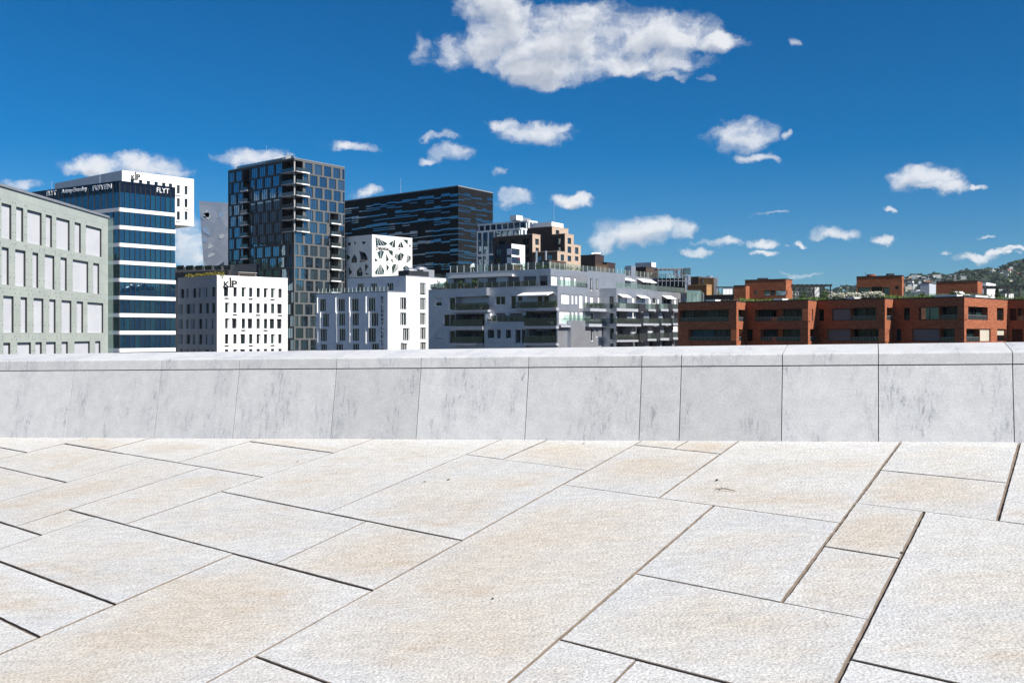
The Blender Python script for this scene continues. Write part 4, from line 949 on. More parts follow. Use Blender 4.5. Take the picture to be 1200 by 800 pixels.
P, a, b_, c_ = B.corners(); mb.poly([up(a, -15.4), up(b_, -15.4), up(b_, ztop), up(a, ztop)]); mb.poly([up(b_, -15.4), up(c_, -15.4), up(c_, ztop), up(b_, ztop)]); mb.poly([up(q, ztop) for q in (P, a, b_, c_)], 2)
mb.build('wall', [M_STONEF, M_TOWL, M_ROOF], b6)
windows(b6, specs, 100)
# dark linings of the loggias
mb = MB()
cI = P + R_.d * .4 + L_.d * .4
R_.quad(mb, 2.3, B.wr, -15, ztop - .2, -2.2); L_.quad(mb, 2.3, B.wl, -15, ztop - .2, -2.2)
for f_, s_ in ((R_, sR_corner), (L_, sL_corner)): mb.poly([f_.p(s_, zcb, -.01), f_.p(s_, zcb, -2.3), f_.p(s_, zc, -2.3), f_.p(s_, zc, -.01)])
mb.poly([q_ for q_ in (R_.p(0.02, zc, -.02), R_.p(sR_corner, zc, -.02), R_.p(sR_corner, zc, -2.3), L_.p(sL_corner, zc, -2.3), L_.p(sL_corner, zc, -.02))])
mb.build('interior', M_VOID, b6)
for k in range(6):
    zz = ztop - .75 - FH * k - 2.95; mb = MB()
    L_.box(mb, .02, sL_corner, zz - .12, zz + .12, -2.1, .10); R_.box(mb, .1, sR_corner + 1.75, zz - .12, zz + .12, -1.9, .85, 0)
    bal = mb.build('balcony', M_CONC, b6); mb = MB(); R_.box(mb, sR_corner - 1.2, sR_corner + 1.8, zz - .16, zz + .18, .86, .93); mb.build('balcony_edge', M_WHITE, bal)
    mb = MB(); L_.box(mb, .1, sL_corner - .1, zz + .13, zz + 1.15, .02, .05); R_.box(mb, .2, sR_corner + 1.6, zz + .2, zz + 1.15, .78, .82); mb.build('balcony_railing', CLRD, bal)
    for e0, e1 in ((2.4, 2.4 + (sL_corner - 2.5) / 2), (2.45 + (sL_corner - 2.5) / 2, sL_corner - .1)): window(b6, L_, (e0, e1, zz + .15, zz + 2.75), -2.12, GL_TOWER, M_DARK, 1, 0, .08)
mb = MB(); p = P - (R_.n + L_.n) * .0 + (R_.d + L_.d) * .5; mb.tube(up(p, zcb), up(p, zc), .22, 8); mb.build('corner_column', M_CONC, b6)
for k in range(1, nfl):
    zz = ztop - .75 - FH * k - 2.95
    def balc(f, a0, a1, out):
        mb = MB(); f.box(mb, a0 - .25, a1 + .1, zz - .1, zz + .1, -1.9, out); bal = mb.build('balcony', M_CONC, b6)
        mb = MB(); f.box(mb, a0 - .3, a1 + .15, zz - .14, zz + .16, out + .003, out + .07); mb.build('balcony_edge', M_WHITE, bal)
        mb = MB(); f.box(mb, a0 - .2, a1 + .05, zz + .18, zz + 1.1, out - .1, out - .07); f.box(mb, a1 + .02, a1 + .05, zz + .18, zz + 1.1, .05, out - .11); mb.build('balcony_railing', CLRD, bal)
        window(b6, f, (a0 + .1, a1 - .1, zz + .15, zz + 2.6), -1.95, GL_TOWER, M_DARK, 1, 0, .07)
    balc(L_, balL[0], balL[1], .9)
    if k >= 4: balc(R_, balR[0], balR[1], .9)
mb = MB(); B.rim(mb, .2, .3, .05); mb.build('roof_coping', M_ZINC, b6)
railing(b6, L_, 2, B.wl - 3, ztop + .2, 1.0, -1.2, 16, CLRD, M_DARK)
mb = MB(); L_.box(mb, xl(400), xl(270), ztop + .01, ztop + 1.5, -6, -3); mb.build('roof_plant', M_ZINC, b6)
p = L_.p(xl(292), ztop, -2.5); mb = MB(); mb.tube(p, p + Vector((0, 0, 6)), .07, 5, r2=.03); mb.build('roof_mast', M_STEEL, b6)
p = R_.p(1.2, ztop, -4); mb = MB()
for dx in (-1.1, 1.1): mb.tube(p + Vector((dx * .7, 0, 0)), p + Vector((-dx * .1, 0, 2.4)), .06, 5)
mb.box(p.x - .5, p.x + .9, p.y - .5, p.y + .5, p.z, p.z + 1.1); mb.build('window_crane', M_CONC, b6)

# ================================================================ 8 black office block with strip windows
B = Block(537, 330, 577.6, 396, 218.4, 1382, -742); b8 = B.root('office_building', 'black office block with broken rows of horizontal strip windows', 'office building')
mb = MB(); R_, L_ = B.R, B.L; R_.wall(mb, 0, B.wr, -15.4, B.z1, [], 1); L_.wall(mb, 0, B.wl, -15.4, B.z1, [], 0)
P, a, b_, c_ = B.corners(); mb.poly([up(a, -15.4), up(b_, -15.4), up(b_, B.z1), up(a, B.z1)]); mb.poly([up(b_, -15.4), up(c_, -15.4), up(c_, B.z1), up(b_, B.z1)]); mb.poly([up(q, B.z1) for q in (P, a, b_, c_)], 2)
mb.build('wall', [M_BLACKF, M_BLACKR, M_ROOF], b8)
specs = []; rr = random.Random(8)
def cols_of(face, W, nc):
    e = [0] + [W * (i + 1) / nc + rr.uniform(-.25, .25) for i in range(nc - 1)] + [W]; return list(zip(e[:-1], e[1:]))
cR, cL = cols_of(R_, B.wr, 6), cols_of(L_, B.wl - .2, 16)
fh = 3.76; hrow = .46
for k in range(17):
    zb_ = B.z1 - 1.2 - fh * (k + 1)
    for face, cs_ in ((R_, cR), (L_, cL)):
        for i, (e0, e1) in enumerate(cs_):
            sh = rr.choice((-.18, 0, .18, .3)); mid = zb_ + 1.9 + sh
            if rr.random() < .94: specs.append((face, (e0 + .04, e1 - .04, mid, mid + hrow * (2.1 if rr.random() < .5 else 1.1)), .03, GL_STRIP, None, 1, 0, .05))
            pr = .62 if face is R_ else .46
            if rr.random() < pr: specs.append((face, (e0 + .04, e1 - .04, zb_ + .35 + sh * .5, zb_ + .35 + sh * .5 + hrow * .75), .03, GL_STRIP, None, 1, 0, .05))
            if rr.random() < (.5 if face is R_ else .3): specs.append((face, (e0 + .04, e1 - .04, zb_ + 1.15, zb_ + 1.15 + hrow * .6), .03, GL_STRIP, None, 1, 0, .05))
windows(b8, specs, 100)
mb = MB(); B.rim(mb, .35, .5, .06); mb.build('roof_coping', M_ZINC, b8)
p = L_.p(L_.s(455), B.z1, -6); mb = MB(); mb.tube(p, p + Vector((0, 0, 7)), .08, 5, r2=.04); mb.build('roof_mast', M_STEEL, b8)

# ================================================================ 9 white block with triangular windows
B = Block(436, 290, 483, 405.5, 275.8, 1716, -815); b9 = B.root('office_building', 'white cube with scattered triangular and kite shaped windows and Deloitte letters', 'office building')
M_WG = plain('offwhite_render', (.80, .79, .775), .8, .04)  # pale off-white render, assigned to no wall
mb = MB(); B.shell(mb, [], [], mroof=1); mb.build('wall', [M_PLASTER, M_ROOF], b9)
zx = lambda x, y: (400 + x / 10.67, 265 + y / 10.67)
PR = [([(425, 135), (578, 215), (545, 245), (430, 242)], 3), ([(592, 215), (672, 165), (672, 265), (640, 262)], 1), ([(735, 198), (758, 205), (778, 270), (705, 262)], 1), ([(768, 168), (832, 170), (828, 232)], 0), ([(840, 240), (866, 225), (864, 268)], 0),
      ([(447, 325), (495, 300), (535, 318), (505, 405), (475, 405)], 1), ([(590, 292), (645, 312), (640, 375), (600, 335)], 0), ([(418, 395), (458, 432), (418, 442)], 0), ([(558, 340), (595, 420), (560, 445)], 0), ([(612, 425), (645, 395), (645, 460)], 1),
      ([(682, 325), (725, 385), (718, 440), (662, 388)], 2), ([(740, 325), (783, 358), (755, 428), (722, 430), (710, 360)], 1), ([(822, 350), (870, 385), (862, 430), (812, 462)], 2), ([(490, 468), (538, 560), (525, 605), (425, 600), (420, 570)], 3), ([(562, 470), (598, 515), (565, 575)], 0),
      ([(655, 472), (713, 475), (712, 530), (640, 605), (628, 510)], 3), ([(805, 485), (848, 520), (830, 575), (790, 575), (768, 520)], 1), ([(720, 560), (745, 585), (715, 585)], 0), ([(700, 275), (740, 280), (735, 300)], 0)]
PL = [([(70, 350), (115, 385), (70, 440)], 0), ([(165, 350), (195, 400), (192, 458), (128, 455), (132, 400)], 1), ([(225, 310), (300, 335), (332, 400), (320, 435), (232, 452), (245, 395)], 2), ([(95, 505), (138, 578), (98, 612)], 0), ([(238, 508), (270, 570), (262, 625), (200, 625), (195, 560)], 2), ([(298, 468), (338, 500), (300, 575)], 0), ([(310, 580), (350, 605), (305, 608)], 0),
      ([(85, 205), (120, 205), (118, 245), (82, 240)], 0), ([(158, 190), (185, 200), (172, 245)], 0), ([(255, 190), (310, 195), (280, 240)], 1)]
for face, LST in ((B.R, PR), (B.L, PL)):
    for pts, nb in LST:
        q = []
        for x, y in pts:
            u, v = zx(x, y); q.append((face.s(u), face.z(u, v)))
        ca_ = sum(a for a, z in q) / len(q); cz_ = sum(z for a, z in q) / len(q)
        ar = sum(q[i][0] * q[(i + 1) % len(q)][1] - q[(i + 1) % len(q)][0] * q[i][1] for i in range(len(q)))
        mb = MB(); fr_ = [face.p(a, z, .05) for a, z in q]; bk = [face.p(a, z, -.1) for a, z in q]
        if (ar < 0) != face.flip: fr_, bk = fr_[::-1], bk[::-1]
        mb.poly(fr_)
        for i in range(len(q)): j = (i + 1) % len(q); mb.poly([fr_[i], bk[i], bk[j], fr_[j]], 1)
        ob = mb.build('window', [GL_GREEN if face is B.R else GL_DARK, M_PLASTER], b9)
        if nb:
            mb = MB(); low = min(q, key=lambda t: t[1]); a_ = [t[0] for t in q]; apex = max(q, key=lambda t: t[1])
            for i in range(nb):
                f = (i + 1) / (nb + 1); a2 = min(a_) + (max(a_) - min(a_)) * f
                mb.tube(face.p(apex[0] * .6 + a2 * .4, apex[1] * .9 + cz_ * .1, .06), face.p(a2, low[1] + .1, .06), .085, 4)
            mb.build('window_bars', M_PLASTER if face is B.R else M_ZINC, ob)
text_part('Deloitte.', B.R, trect(B.R, 440.3, 288.2, 292.8, 456, 289.2, 293.3), .06, M_SIGNB, b9)
mb = MB(); B.rim(mb, .25, .3, .04); mb.build('roof_coping', M_PLASTER, b9)

# ================================================================ 10 white apartment block
B = Block(454.4, 200, 523, 370.5, 341.9, 1500, -1000); b10 = B.root('apartment_block', 'white panelled apartment block with a stepped back top floor and tall grouped windows', 'apartment block')
R_, L_ = B.R, B.L; x5 = lambda x: 365 + x / 7.27; y5 = lambda y: 310 + y / 7.27
sU = R_.s(475.8); zU = R_.z(475.8, 323.3); zl = B.z1
LU = Face(R_.p(sU, 0).xy, L_.d)                       # left face of the stepped back upper floors
sUL = LU.s(407.5)
def rl(f, x0, yy0, x1, yy1): return f.rpx(x5(x0), y5(yy0), x5(x1), y5(yy1))
cw = [(65, 122, 290, 400), (222, 283, 290, 400), (338, 400, 287, 400), (480, 543, 280, 400), (90, 147, 415, 532), (228, 285, 415, 522), (343, 402, 412, 522), (505, 567, 410, 527), (70, 130, 545, 655), (232, 288, 545, 652), (343, 404, 543, 652), (480, 547, 540, 662), (75, 130, 675, 785), (205, 267, 675, 785), (347, 405, 672, 782), (510, 572, 670, 785)]
hl = [rl(L_, a, c, b, d) for a, b, c, d in cw]; hl = [(a, b, c, d, .3, 0, .35) for a, b, c, d in hl]
hr = [rl(R_, *r) for r in ((757, 280, 808, 385), (757, 410, 808, 520), (780, 540, 835, 650), (760, 665, 815, 775), (925, 155, 972, 262), (925, 285, 972, 390), (925, 405, 972, 515), (928, 535, 975, 640), (928, 660, 975, 770))]
hu = [rl(LU, *r) for r in ((388, 160, 442, 228), (502, 158, 557, 226), (640, 155, 697, 222))]
mb = MB(); R_.wall(mb, 0, sU, -15.4, zl, hr, 0, depth=.3); R_.wall(mb, sU, B.wr, -15.4, zU, hr, 0, depth=.3)
L_.wall(mb, 0, B.wl, -15.4, zl, hl, 0, depth=.3); LU.wall(mb, 0, sUL, zl + .02, zU, hu, 0, depth=.3)
P = B.P; a = P + R_.d * B.wr; u0 = P + R_.d * sU
q = lambda v, z: Vector((v.x, v.y, z))
mb.poly([q(P, zl), q(P + R_.d * B.wr, zl), q(a + L_.d * B.wl, zl), q(P + L_.d * B.wl, zl)], 1)
mb.poly([q(u0, zU), q(a, zU), q(a + L_.d * sUL, zU), q(u0 + L_.d * sUL, zU)], 1)
mb.poly([q(u0 + L_.d * sUL, zl), q(a + L_.d * sUL, zl), q(a + L_.d * sUL, zU), q(u0 + L_.d * sUL, zU)]); mb.poly([q(a, -15), q(a + L_.d * B.wl, -15), q(a + L_.d * B.wl, zl), q(a, zl)]); mb.poly([q(a, zl), q(a + L_.d * sUL, zl), q(a + L_.d * sUL, zU), q(a, zU)])
mb.poly([q(P + L_.d * B.wl, -15), q(a + L_.d * B.wl, -15), q(a + L_.d * B.wl, zl), q(P + L_.d * B.wl, zl)])
mb.build('wall', [M_PANELW, M_ROOF], b10)
for f, H in ((L_, hl), (R_, hr), (LU, hu)):
    for h in H: window(b10, f, h, -.26, GL_GREEN if (h[0] * 7) % 2 < 1 else GL_DARK, M_WHITE, 2, 0, .09, subframe=True)
M_REC = panel('pale_grey_recess', (.60, .62, .66), 1.2, .62, .9, .02, .02)
for h in hl[:12]:                                   # projecting white side reveals and lighter spandrels
    mb = MB(); L_.box(mb, h[1] + .36, h[1] + .46, h[2] - .25, h[3] + .25, .003, .22); mb.build('window_reveal', M_WHITE, b10)
for h in hr[4:8] + hr[:3]:
    mb = MB(); R_.box(mb, h[0], h[1], h[2] - .52, h[2] - .04, .004, .05); mb.build('spandrel_panel', M_REC, b10)
mb = MB(); R_.box(mb, -.04, sU - .003, zl + .003, zl + .16, -.3, .05, 0); L_.box(mb, .31, B.wl, zl + .003, zl + .156, -.3, .046); R_.box(mb, sU + .31, B.wr, zU + .003, zU + .15, -.3, .05); LU.box(mb, 0, sUL, zU + .003, zU + .156, -.3, .05); mb.build('roof_coping', M_ZINC, b10)
railing(b10, L_, .4, B.wl - .3, zl + .16, .95, -.5, 19, CLRR, M_WHITE, .06)
mb = MB(); s0, s1 = LU.s(x5(800)), LU.s(x5(728)); LU.box(mb, .3, LU.s(462), zU + .01, zU + 1.25, -9, -1.2); mb.build('roof_plant_room', M_DARK, b10)
mb = MB(); R_.box(mb, R_.s(498), R_.s(511), zU + .16, zU + 1.7, -4, -.5); mb.build('roof_plant_room', M_ZINC, b10)
for u in (491, 503):
    mb = MB(); c = R_.p(R_.s(u), zU + (1.25 if u < 495 else 1.72), -2.5); n_ = 12
    for i in range(n_):
        for j in range(4):
            def sp(i, j): a = 2 * math.pi * i / n_; e = math.pi / 2 * j / 4; return c + Vector((math.cos(a) * math.cos(e) * 1.5, math.sin(a) * math.cos(e) * 1.5, math.sin(e) * .75))
            mb.poly([sp(i, j), sp(i + 1, j), sp(i + 1, j + 1), sp(i, j + 1)])
    mb.build('roof_skylight', M_STEEL, b10, smooth=True)
# the tall narrow sign: a column of small dark letters too far off to read
sx0, sx1 = L_.s(x5(613)), L_.s(x5(596)); mb = MB(); z_ = L_.z(x5(604), y5(272)); zend = L_.z(x5(604), y5(790)); rr = random.Random(6); i = 0
while z_ - .62 > zend:
    h_ = .58
    for (f0, f1, g0, g1) in rr.choice([[(0, .25, 0, 1), (.25, 1, 0, .2), (.25, .8, .4, .6), (.25, 1, .8, 1)], [(0, .25, 0, 1), (.75, 1, 0, 1), (.25, .75, .4, .6)], [(0, .25, 0, 1), (.25, 1, 0, .22)], [(.38, .62, 0, 1), (0, .36, .8, 1), (.64, 1, .8, 1)]]):
        L_.box(mb, sx0 + (sx1 - sx0) * (1 - f1), sx0 + (sx1 - sx0) * (1 - f0), z_ - h_ + h_ * g0, z_ - h_ + h_ * g1, .003, .10)
    z_ -= .86
mb.build('sign_lettering', M_SIGNB, b10)
mb = MB(); c = R_.p(R_.s(x5(1052)), R_.z(x5(1052), y5(190)), .9)
rr = random.Random(9); leafball(mb, c + Vector((0, 0, .75)), .45, .45, .75, 90, .13, rr); mb.build('shrub', plain('reddish_leaves', (.13, .06, .04), .8, .4, 3), None, c, 'reddish potted shrub on the glass railed terrace of the white apartment block', 'shrub')
mb = MB(); s0, s1 = R_.s(x5(1030)), R_.s(x5(1140)); R_.box(mb, s0 - .3, s1 + .3, c.z - .32, c.z - .02, .004, 1.7); t1 = mb.build('terrace', M_ZINC, b10)
mb = MB(); R_.box(mb, s0 - .2, s1 + .2, c.z, c.z + .95, 1.62, 1.65); mb.build('railing', CLR, t1)

# ================================================================ 11 grey apartment complex
x6 = lambda x: 500 + x / 7.275; y6 = lambda y: 305 + y / 7.275; x7 = lambda x: 640 + x / 6.667; y7 = lambda y: 300 + y / 6.667
A = Block(653.3, 173, 704.3, 502, 334.6, 1449, -1120)
c = A.P + A.R.d * 30 + A.L.d * 8; b11 = thing('apartment_block', 'long grey panelled apartment block with deep balconies, awnings and a planted roof terrace', 'apartment block', (c.x, c.y, -15.4))
AL, AR = A.L, A.R; zA = A.z1
r6 = lambda f, x0, yy0, x1, yy1: f.rpx(x6(x0), y6(yy0), x6(x1), y6(yy1))
r7 = lambda f, x0, yy0, x1, yy1: f.rpx(x7(x0), y7(yy0), x7(x1), y7(yy1))
LOG = [r6(AL, 246, 308, 530, 425), r6(AL, 246, 455, 492, 560), r6(AL, 246, 598, 492, 705), r6(AL, 850, 436, 1112, 556), r6(AL, 868, 585, 1150, 705)]
LOG = [(max(a, .25), b, c_, d) for a, b, c_, d in LOG]
wA = [(72, 315, 128, 390, 'b', .6), (78, 595, 128, 675, 'b', .9), (585, 305, 668, 380, 'd', 1), (715, 300, 760, 415, 'd', 0), (772, 300, 815, 352, 'd', 0), (940, 300, 985, 400, 'd', 0), (995, 300, 1040, 400, 'd', 0), (590, 445, 670, 524, 's', 0), (705, 445, 815, 524, 's', 0), (520, 590, 575, 665, 'g', 0), (600, 590, 630, 665, 'd', 0), (675, 590, 718, 665, 'd', 0), (757, 590, 802, 705, 'd', 0), (812, 590, 852, 705, 'd', 0),
      (190, 315, 242, 425, 'g', 0), (145, 458, 242, 565, 'g', 0), (192, 598, 242, 708, 'g', 0)]
hA = [r6(AL, *w_[:4]) for w_ in wA]
wAR = [(120, 298, 182, 373, 'w'), (200, 303, 216, 375, 'w'), (230, 305, 246, 375, 'w'), (260, 305, 287, 408, 'w'), (307, 307, 322, 375, 'w'), (345, 318, 369, 376, 'w'), (405, 318, 428, 366, 'w'), (105, 432, 185, 528, 'w'), (200, 432, 217, 503, 'w'), (230, 432, 247, 505, 'w'), (262, 435, 310, 505, 'w'), (345, 440, 375, 500, 'd'), (408, 440, 425, 490, 'w'), (345, 175, 362, 270, 'd'), (392, 180, 405, 272, 'd')]
hAR = [r7(AR, *w_[:4]) for w_ in wAR]
zAR = AR.z(660, y7(95)) if False else None
mb = MB()
AL.wall(mb, 0, A.wl, -15.4, zA, [h + (.25,) for h in hA] + [h + (2.6,) for h in LOG], 0)
sStep = AR.s(x7(322)); zP = zat(314.6, 175.5)
AR.wall(mb, 0, sStep, -15.4, zA, hAR[:13], 0); AR.wall(mb, sStep, A.wr + 9, -15.4, zP, hAR, 0)
P = A.P; e1, e2 = AR.d * 60, AL.d * A.wl
mb.poly([q(P, zA), q(P + e1, zA), q(P + e1 + e2, zA), q(P + e2, zA)], 1); mb.poly([q(P + e2, -15), q(P + e2 + e1, -15), q(P + e2 + e1, zA), q(P + e2, zA)])
# set back top floor
PP = pt(645.3, 175.5); PR_, PL_ = Face(PP, AR.d), Face(PP, AL.d); wPR, wPL = PR_.s(802), PL_.s(522.7)
wP = [(230, 155, 325, 228), (385, 155, 435, 225), (518, 150, 595, 224), (695, 140, 790, 222), (825, 135, 935, 218), (960, 130, 1030, 216)]
hP = [r6(PL_, *w_) for w_ in wP]
wPRl = [(40, 157, 88, 230, 'w'), (113, 157, 135, 232, 'w'), (150, 163, 193, 232, 'w'), (219, 168, 235, 232, 'w'), (447, 188, 470, 252, 'd'), (482, 188, 510, 252, 'd'), (553, 190, 568, 250, 'd'), (600, 190, 630, 247, 'd'), (745, 205, 792, 262, 'd'), (868, 214, 893, 236, 'd'), (805, 207, 818, 262, 'd'), (915, 220, 928, 265, 'w')]
hPR = [r7(PR_, *w_[:4]) for w_ in wPRl]
PL_.wall(mb, 0, wPL, zA - 3, zP, hP, 0); PR_.wall(mb, 0, wPR, zA - 3, zP, hPR, 0)
f1, f2 = PR_.d * wPR, PL_.d * wPL
mb.poly([q(PP, zP), q(PP + f1, zP), q(PP + f1 + f2, zP), q(PP + f2, zP)], 1); mb.poly([q(PP + f2, zA), q(PP + f1 + f2, zA), q(PP + f1 + f2, zP), q(PP + f2, zP)]); mb.poly([q(PP + f1, zA - 3), q(PP + f1 + f2, zA - 3), q(PP + f1 + f2, zP), q(PP + f1, zP)])
# projecting right-hand wing
yB = zA / ((HY - 337.5) / F); BB = pt(722.2, yB); BR_, BL_ = Face(BB, AR.d), Face(BB, AL.d); wBR, wBL = BR_.s(808.5), 14.0
wBRl = [(575, 322, 628, 408, 'w'), (673, 322, 692, 364, 'w'), (706, 330, 755, 366, 'w'), (803, 328, 820, 372, 'w'), (830, 328, 862, 372, 'd'), (872, 330, 884, 372, 'w'), (915, 332, 975, 374, 'd'), (1003, 338, 1018, 374, 'w'), (1030, 338, 1046, 374, 'd'), (1058, 338, 1074, 372, 'w'),
        (676, 438, 695, 486, 'w'), (800, 548, 832, 596, 'w'), (672, 555, 696, 600, 'w'), (895, 438, 908, 480, 'w'), (990, 545, 1030, 590, 'w')]
hBR = [r7(BR_, *w_[:4]) for w_ in wBRl]
LOB = [r7(BR_, *r) for r in ((555, 438, 632, 530), (702, 440, 762, 530), (805, 440, 878, 530), (912, 440, 980, 528), (1000, 440, 1040, 526), (555, 555, 660, 655), (705, 550, 792, 650), (836, 550, 892, 645), (922, 550, 990, 640), (555, 676, 640, 760), (700, 672, 770, 760), (805, 668, 890, 760), (905, 664, 985, 760), (1002, 655, 1040, 740))]
hBL = [r7(BL_, *r) for r in ((495, 315, 527, 412), (497, 445, 527, 530), (498, 563, 528, 652), (500, 680, 528, 770))]
BR_.wall(mb, 0, wBR, -15.4, zA, [h + (.25,) for h in hBR] + [h + (1.7,) for h in LOB], 0); BL_.wall(mb, 0, wBL, -15.4, zA, hBL, 0)
g1, g2 = BR_.d * wBR, BL_.d * wBL
mb.poly([q(BB, zA + .004), q(BB + g1, zA + .004), q(BB + g1 + g2, zA + .004), q(BB + g2, zA + .004)], 1); mb.poly([q(BB + g1, -15), q(BB + g1 + g2, -15), q(BB + g1 + g2, zA), q(BB + g1, zA)]); mb.poly([q(BB + g2, -15), q(BB + g1 + g2, -15), q(BB + g1 + g2, zA), q(BB + g2, zA)])
mb.build('wall', [M_PANELG, M_ROOF], b11)
GLS = dict(d=GL_DARK, g=GL_GREEN, b=GL_DARK, s=GL_DARK, w=GL_DARK)
for w_, h in zip(wA, hA):
    k = w_[4]; window(b11, AL, h, -.22, GLS[k], M_WHITE, 1 if w_[2] - w_[0] > 60 else 0, 0, .09, blind={'b': M_BLIND, 's': M_BLINDG}.get(k), bfrac=w_[5] if k == 'b' else 1, subframe=(k != 's'))
for face, W_, H in ((AR, wAR, hAR), (PR_, wPRl, hPR), (BR_, wBRl, hBR)):
    for w_, h in zip(W_, H): window(b11, face, h, -.22, GLS[w_[4]], M_WHITE, 1 if h[1] - h[0] > 2.2 else 0, 0, .07, blind=M_BLINDW if w_[4] == 'w' else None)
for h in hP: window(b11, PL_, h, -.22, GL_DARK, M_ZINC, 0, 0, .07, blind=M_BLINDG, bfrac=.98 if h[0] > 14 else .55)
for h in hBL: window(b11, BL_, h, -.22, GL_GREEN, M_ZINC, 0, 0, .08)
for h in LOG:
    n = 4
    for i in range(n): window(b11, AL, (h[0] + (h[1] - h[0]) * i / n + .1, h[0] + (h[1] - h[0]) * (i + 1) / n - .1, h[2] + .1, h[3] - .35), -2.56, GL_DARK, M_DARK, 0, 0, .08, blind=M_BLINDG if i == 2 else None)
for h in LOB: window(b11, BR_, (h[0] + .1, h[1] - .1, h[2] + .1, h[3] - .2), -1.66, GL_DARK, M_ZINC, 2, 0, .08)
# left face: balcony slabs, glass fronts
def slab(face, x0, x1, yy0, yy1, out, zm, conv, mat=M_PANELG):
    r = conv(face, x0, yy0, x1, yy1); mb = MB(); face.box(mb, max(r[0], -.3), r[1], r[2], r[3], .004, out); return mb.build('balcony', mat, b11), r
M_SLAB = plain('grey_slab_edge', (.34, .36, .40), .7, .08, 1)
for x0, x1, ya, yb_, top in ((240, 545, 424, 442, 365), (240, 500, 562, 592, 505), (240, 500, 706, 726, 650), (785, 1135, 406, 430, 352), (850, 1164, 560, 582, 490), (850, 1164, 706, 724, 640)):
    sl_, r = slab(AL, x0, x1, ya, yb_, .9, None, r6, M_SLAB)
    zt_ = AL.z(x6((x0 + x1) / 2), y6(top)); mb = MB(); AL.box(mb, max(r[0], -.25) + .05, r[1] - .05, r[3] + .03, zt_, .82, .85); rl_ = mb.build('balcony_railing', CLRD, sl_)
mb = MB(); AL.box(mb, r6(AL, 480, 0, 535, 1)[0], r6(AL, 480, 0, 535, 1)[1], AL.z(x6(510), y6(300)), zA + .01, .004, .9); mb.build('balcony_soffit', M_PANELG, b11)
# lower wing standing slightly proud, on both faces
zW = AR.z(x7(250), y7(505)); hW = [r7(AR.shift(.7), *r) for r in ((350, 562, 373, 665), (390, 560, 405, 634))]
ARs = AR.shift(.7); sW0, sW1 = ARs.s(x7(192)), ARs.s(x7(434)); mb = MB(); ARs.wall(mb, sW0, sW1, -15.4, zW, hW, 0, depth=.3)
mb.poly([ARs.p(sW0, zW, 0), ARs.p(sW1, zW, 0), ARs.p(sW1, zW, -.695), ARs.p(sW0, zW, -.695)]); mb.poly([ARs.p(sW0, -15, 0), ARs.p(sW0, zW, 0), ARs.p(sW0, zW, -.695), ARs.p(sW0, -15, -.695)]); mb.poly([ARs.p(sW1, -15, 0), ARs.p(sW1, zW, 0), ARs.p(sW1, zW, -.695), ARs.p(sW1, -15, -.695)])
mb.build('wall', M_PANELG, b11)
for h in hW: window(b11, ARs, h, -.26, GL_DARK, M_WHITE, 0, 0, .07)
zW2 = AL.z(x6(670), y6(524)); ALs = AL.shift(.6); rw = r6(ALs, 492, 524, 848, 760)
hW2 = [(a, b, c_, d, .85) for a, b, c_, d in (r6(ALs, 520, 590, 575, 665), r6(ALs, 600, 590, 630, 665), r6(ALs, 675, 590, 718, 665), r6(ALs, 757, 590, 800, 705), r6(ALs, 810, 590, 844, 705))]
mb = MB(); ALs.wall(mb, rw[0], rw[1], -15.4, zW2, hW2, 0, depth=.6)
for s_ in rw[:2]: mb.poly([ALs.p(s_, -15, 0), ALs.p(s_, zW2, 0), ALs.p(s_, zW2, -.595), ALs.p(s_, -15, -.595)])
mb.poly([ALs.p(rw[0], zW2, 0), ALs.p(rw[1], zW2, 0), ALs.p(rw[1], zW2, -.595), ALs.p(rw[0], zW2, -.595)]); mb.build('wall', M_PANELG, b11)
mb = MB(); r = r7(AR, 92, 540, 196, 556); AR.box(mb, r[0], r[1] + .4, r[2], r[3], .004, .68); mb.build('balcony', M_SLAB, b11)
# glass fronts of the terraces
zr = zA + .05
railing(b11, AR, .1, AR.s(x7(315)), zr, 1.0, -.15, 9, CLR, M_STEEL, .05); railing(b11, AL, 4.5, A.wl - .4, zr, 1.0, -.15, 16, CLRD, M_STEEL, .05)
railing(b11, BR_, .3, wBR - .4, zr, 1.0, -.15, 18, CLR, M_STEEL, .05); railing(b11, ALs, rw[0] + .1, rw[1] - .1, zW2 + .02, 1.1, -.2, 8, CLRD, M_STEEL, .05); railing(b11, ARs, sW0 - 2, sW1 - 3.6, zW + .02, 1.0, -.2, 6, CLR, M_STEEL, .05)
railing(b11, PR_, .2, wPR - .3, zP + .02, 1.15, -.35, 34, CLRR, plain('pale_rail_posts', (.50, .50, .45), .6, .1), .10); railing(b11, PL_, .2, wPL - .8, zP + .02, 1.25, -.35, 15, CLRR, M_WHITE, .10)
mb = MB(); s_ = PR_.s(x7(682)); PR_.box(mb, s_ - .9, s_ + .9, zP + .003, zP + 2.1, -1.4, .02); mb.build('chimney', M_PANELG, b11)
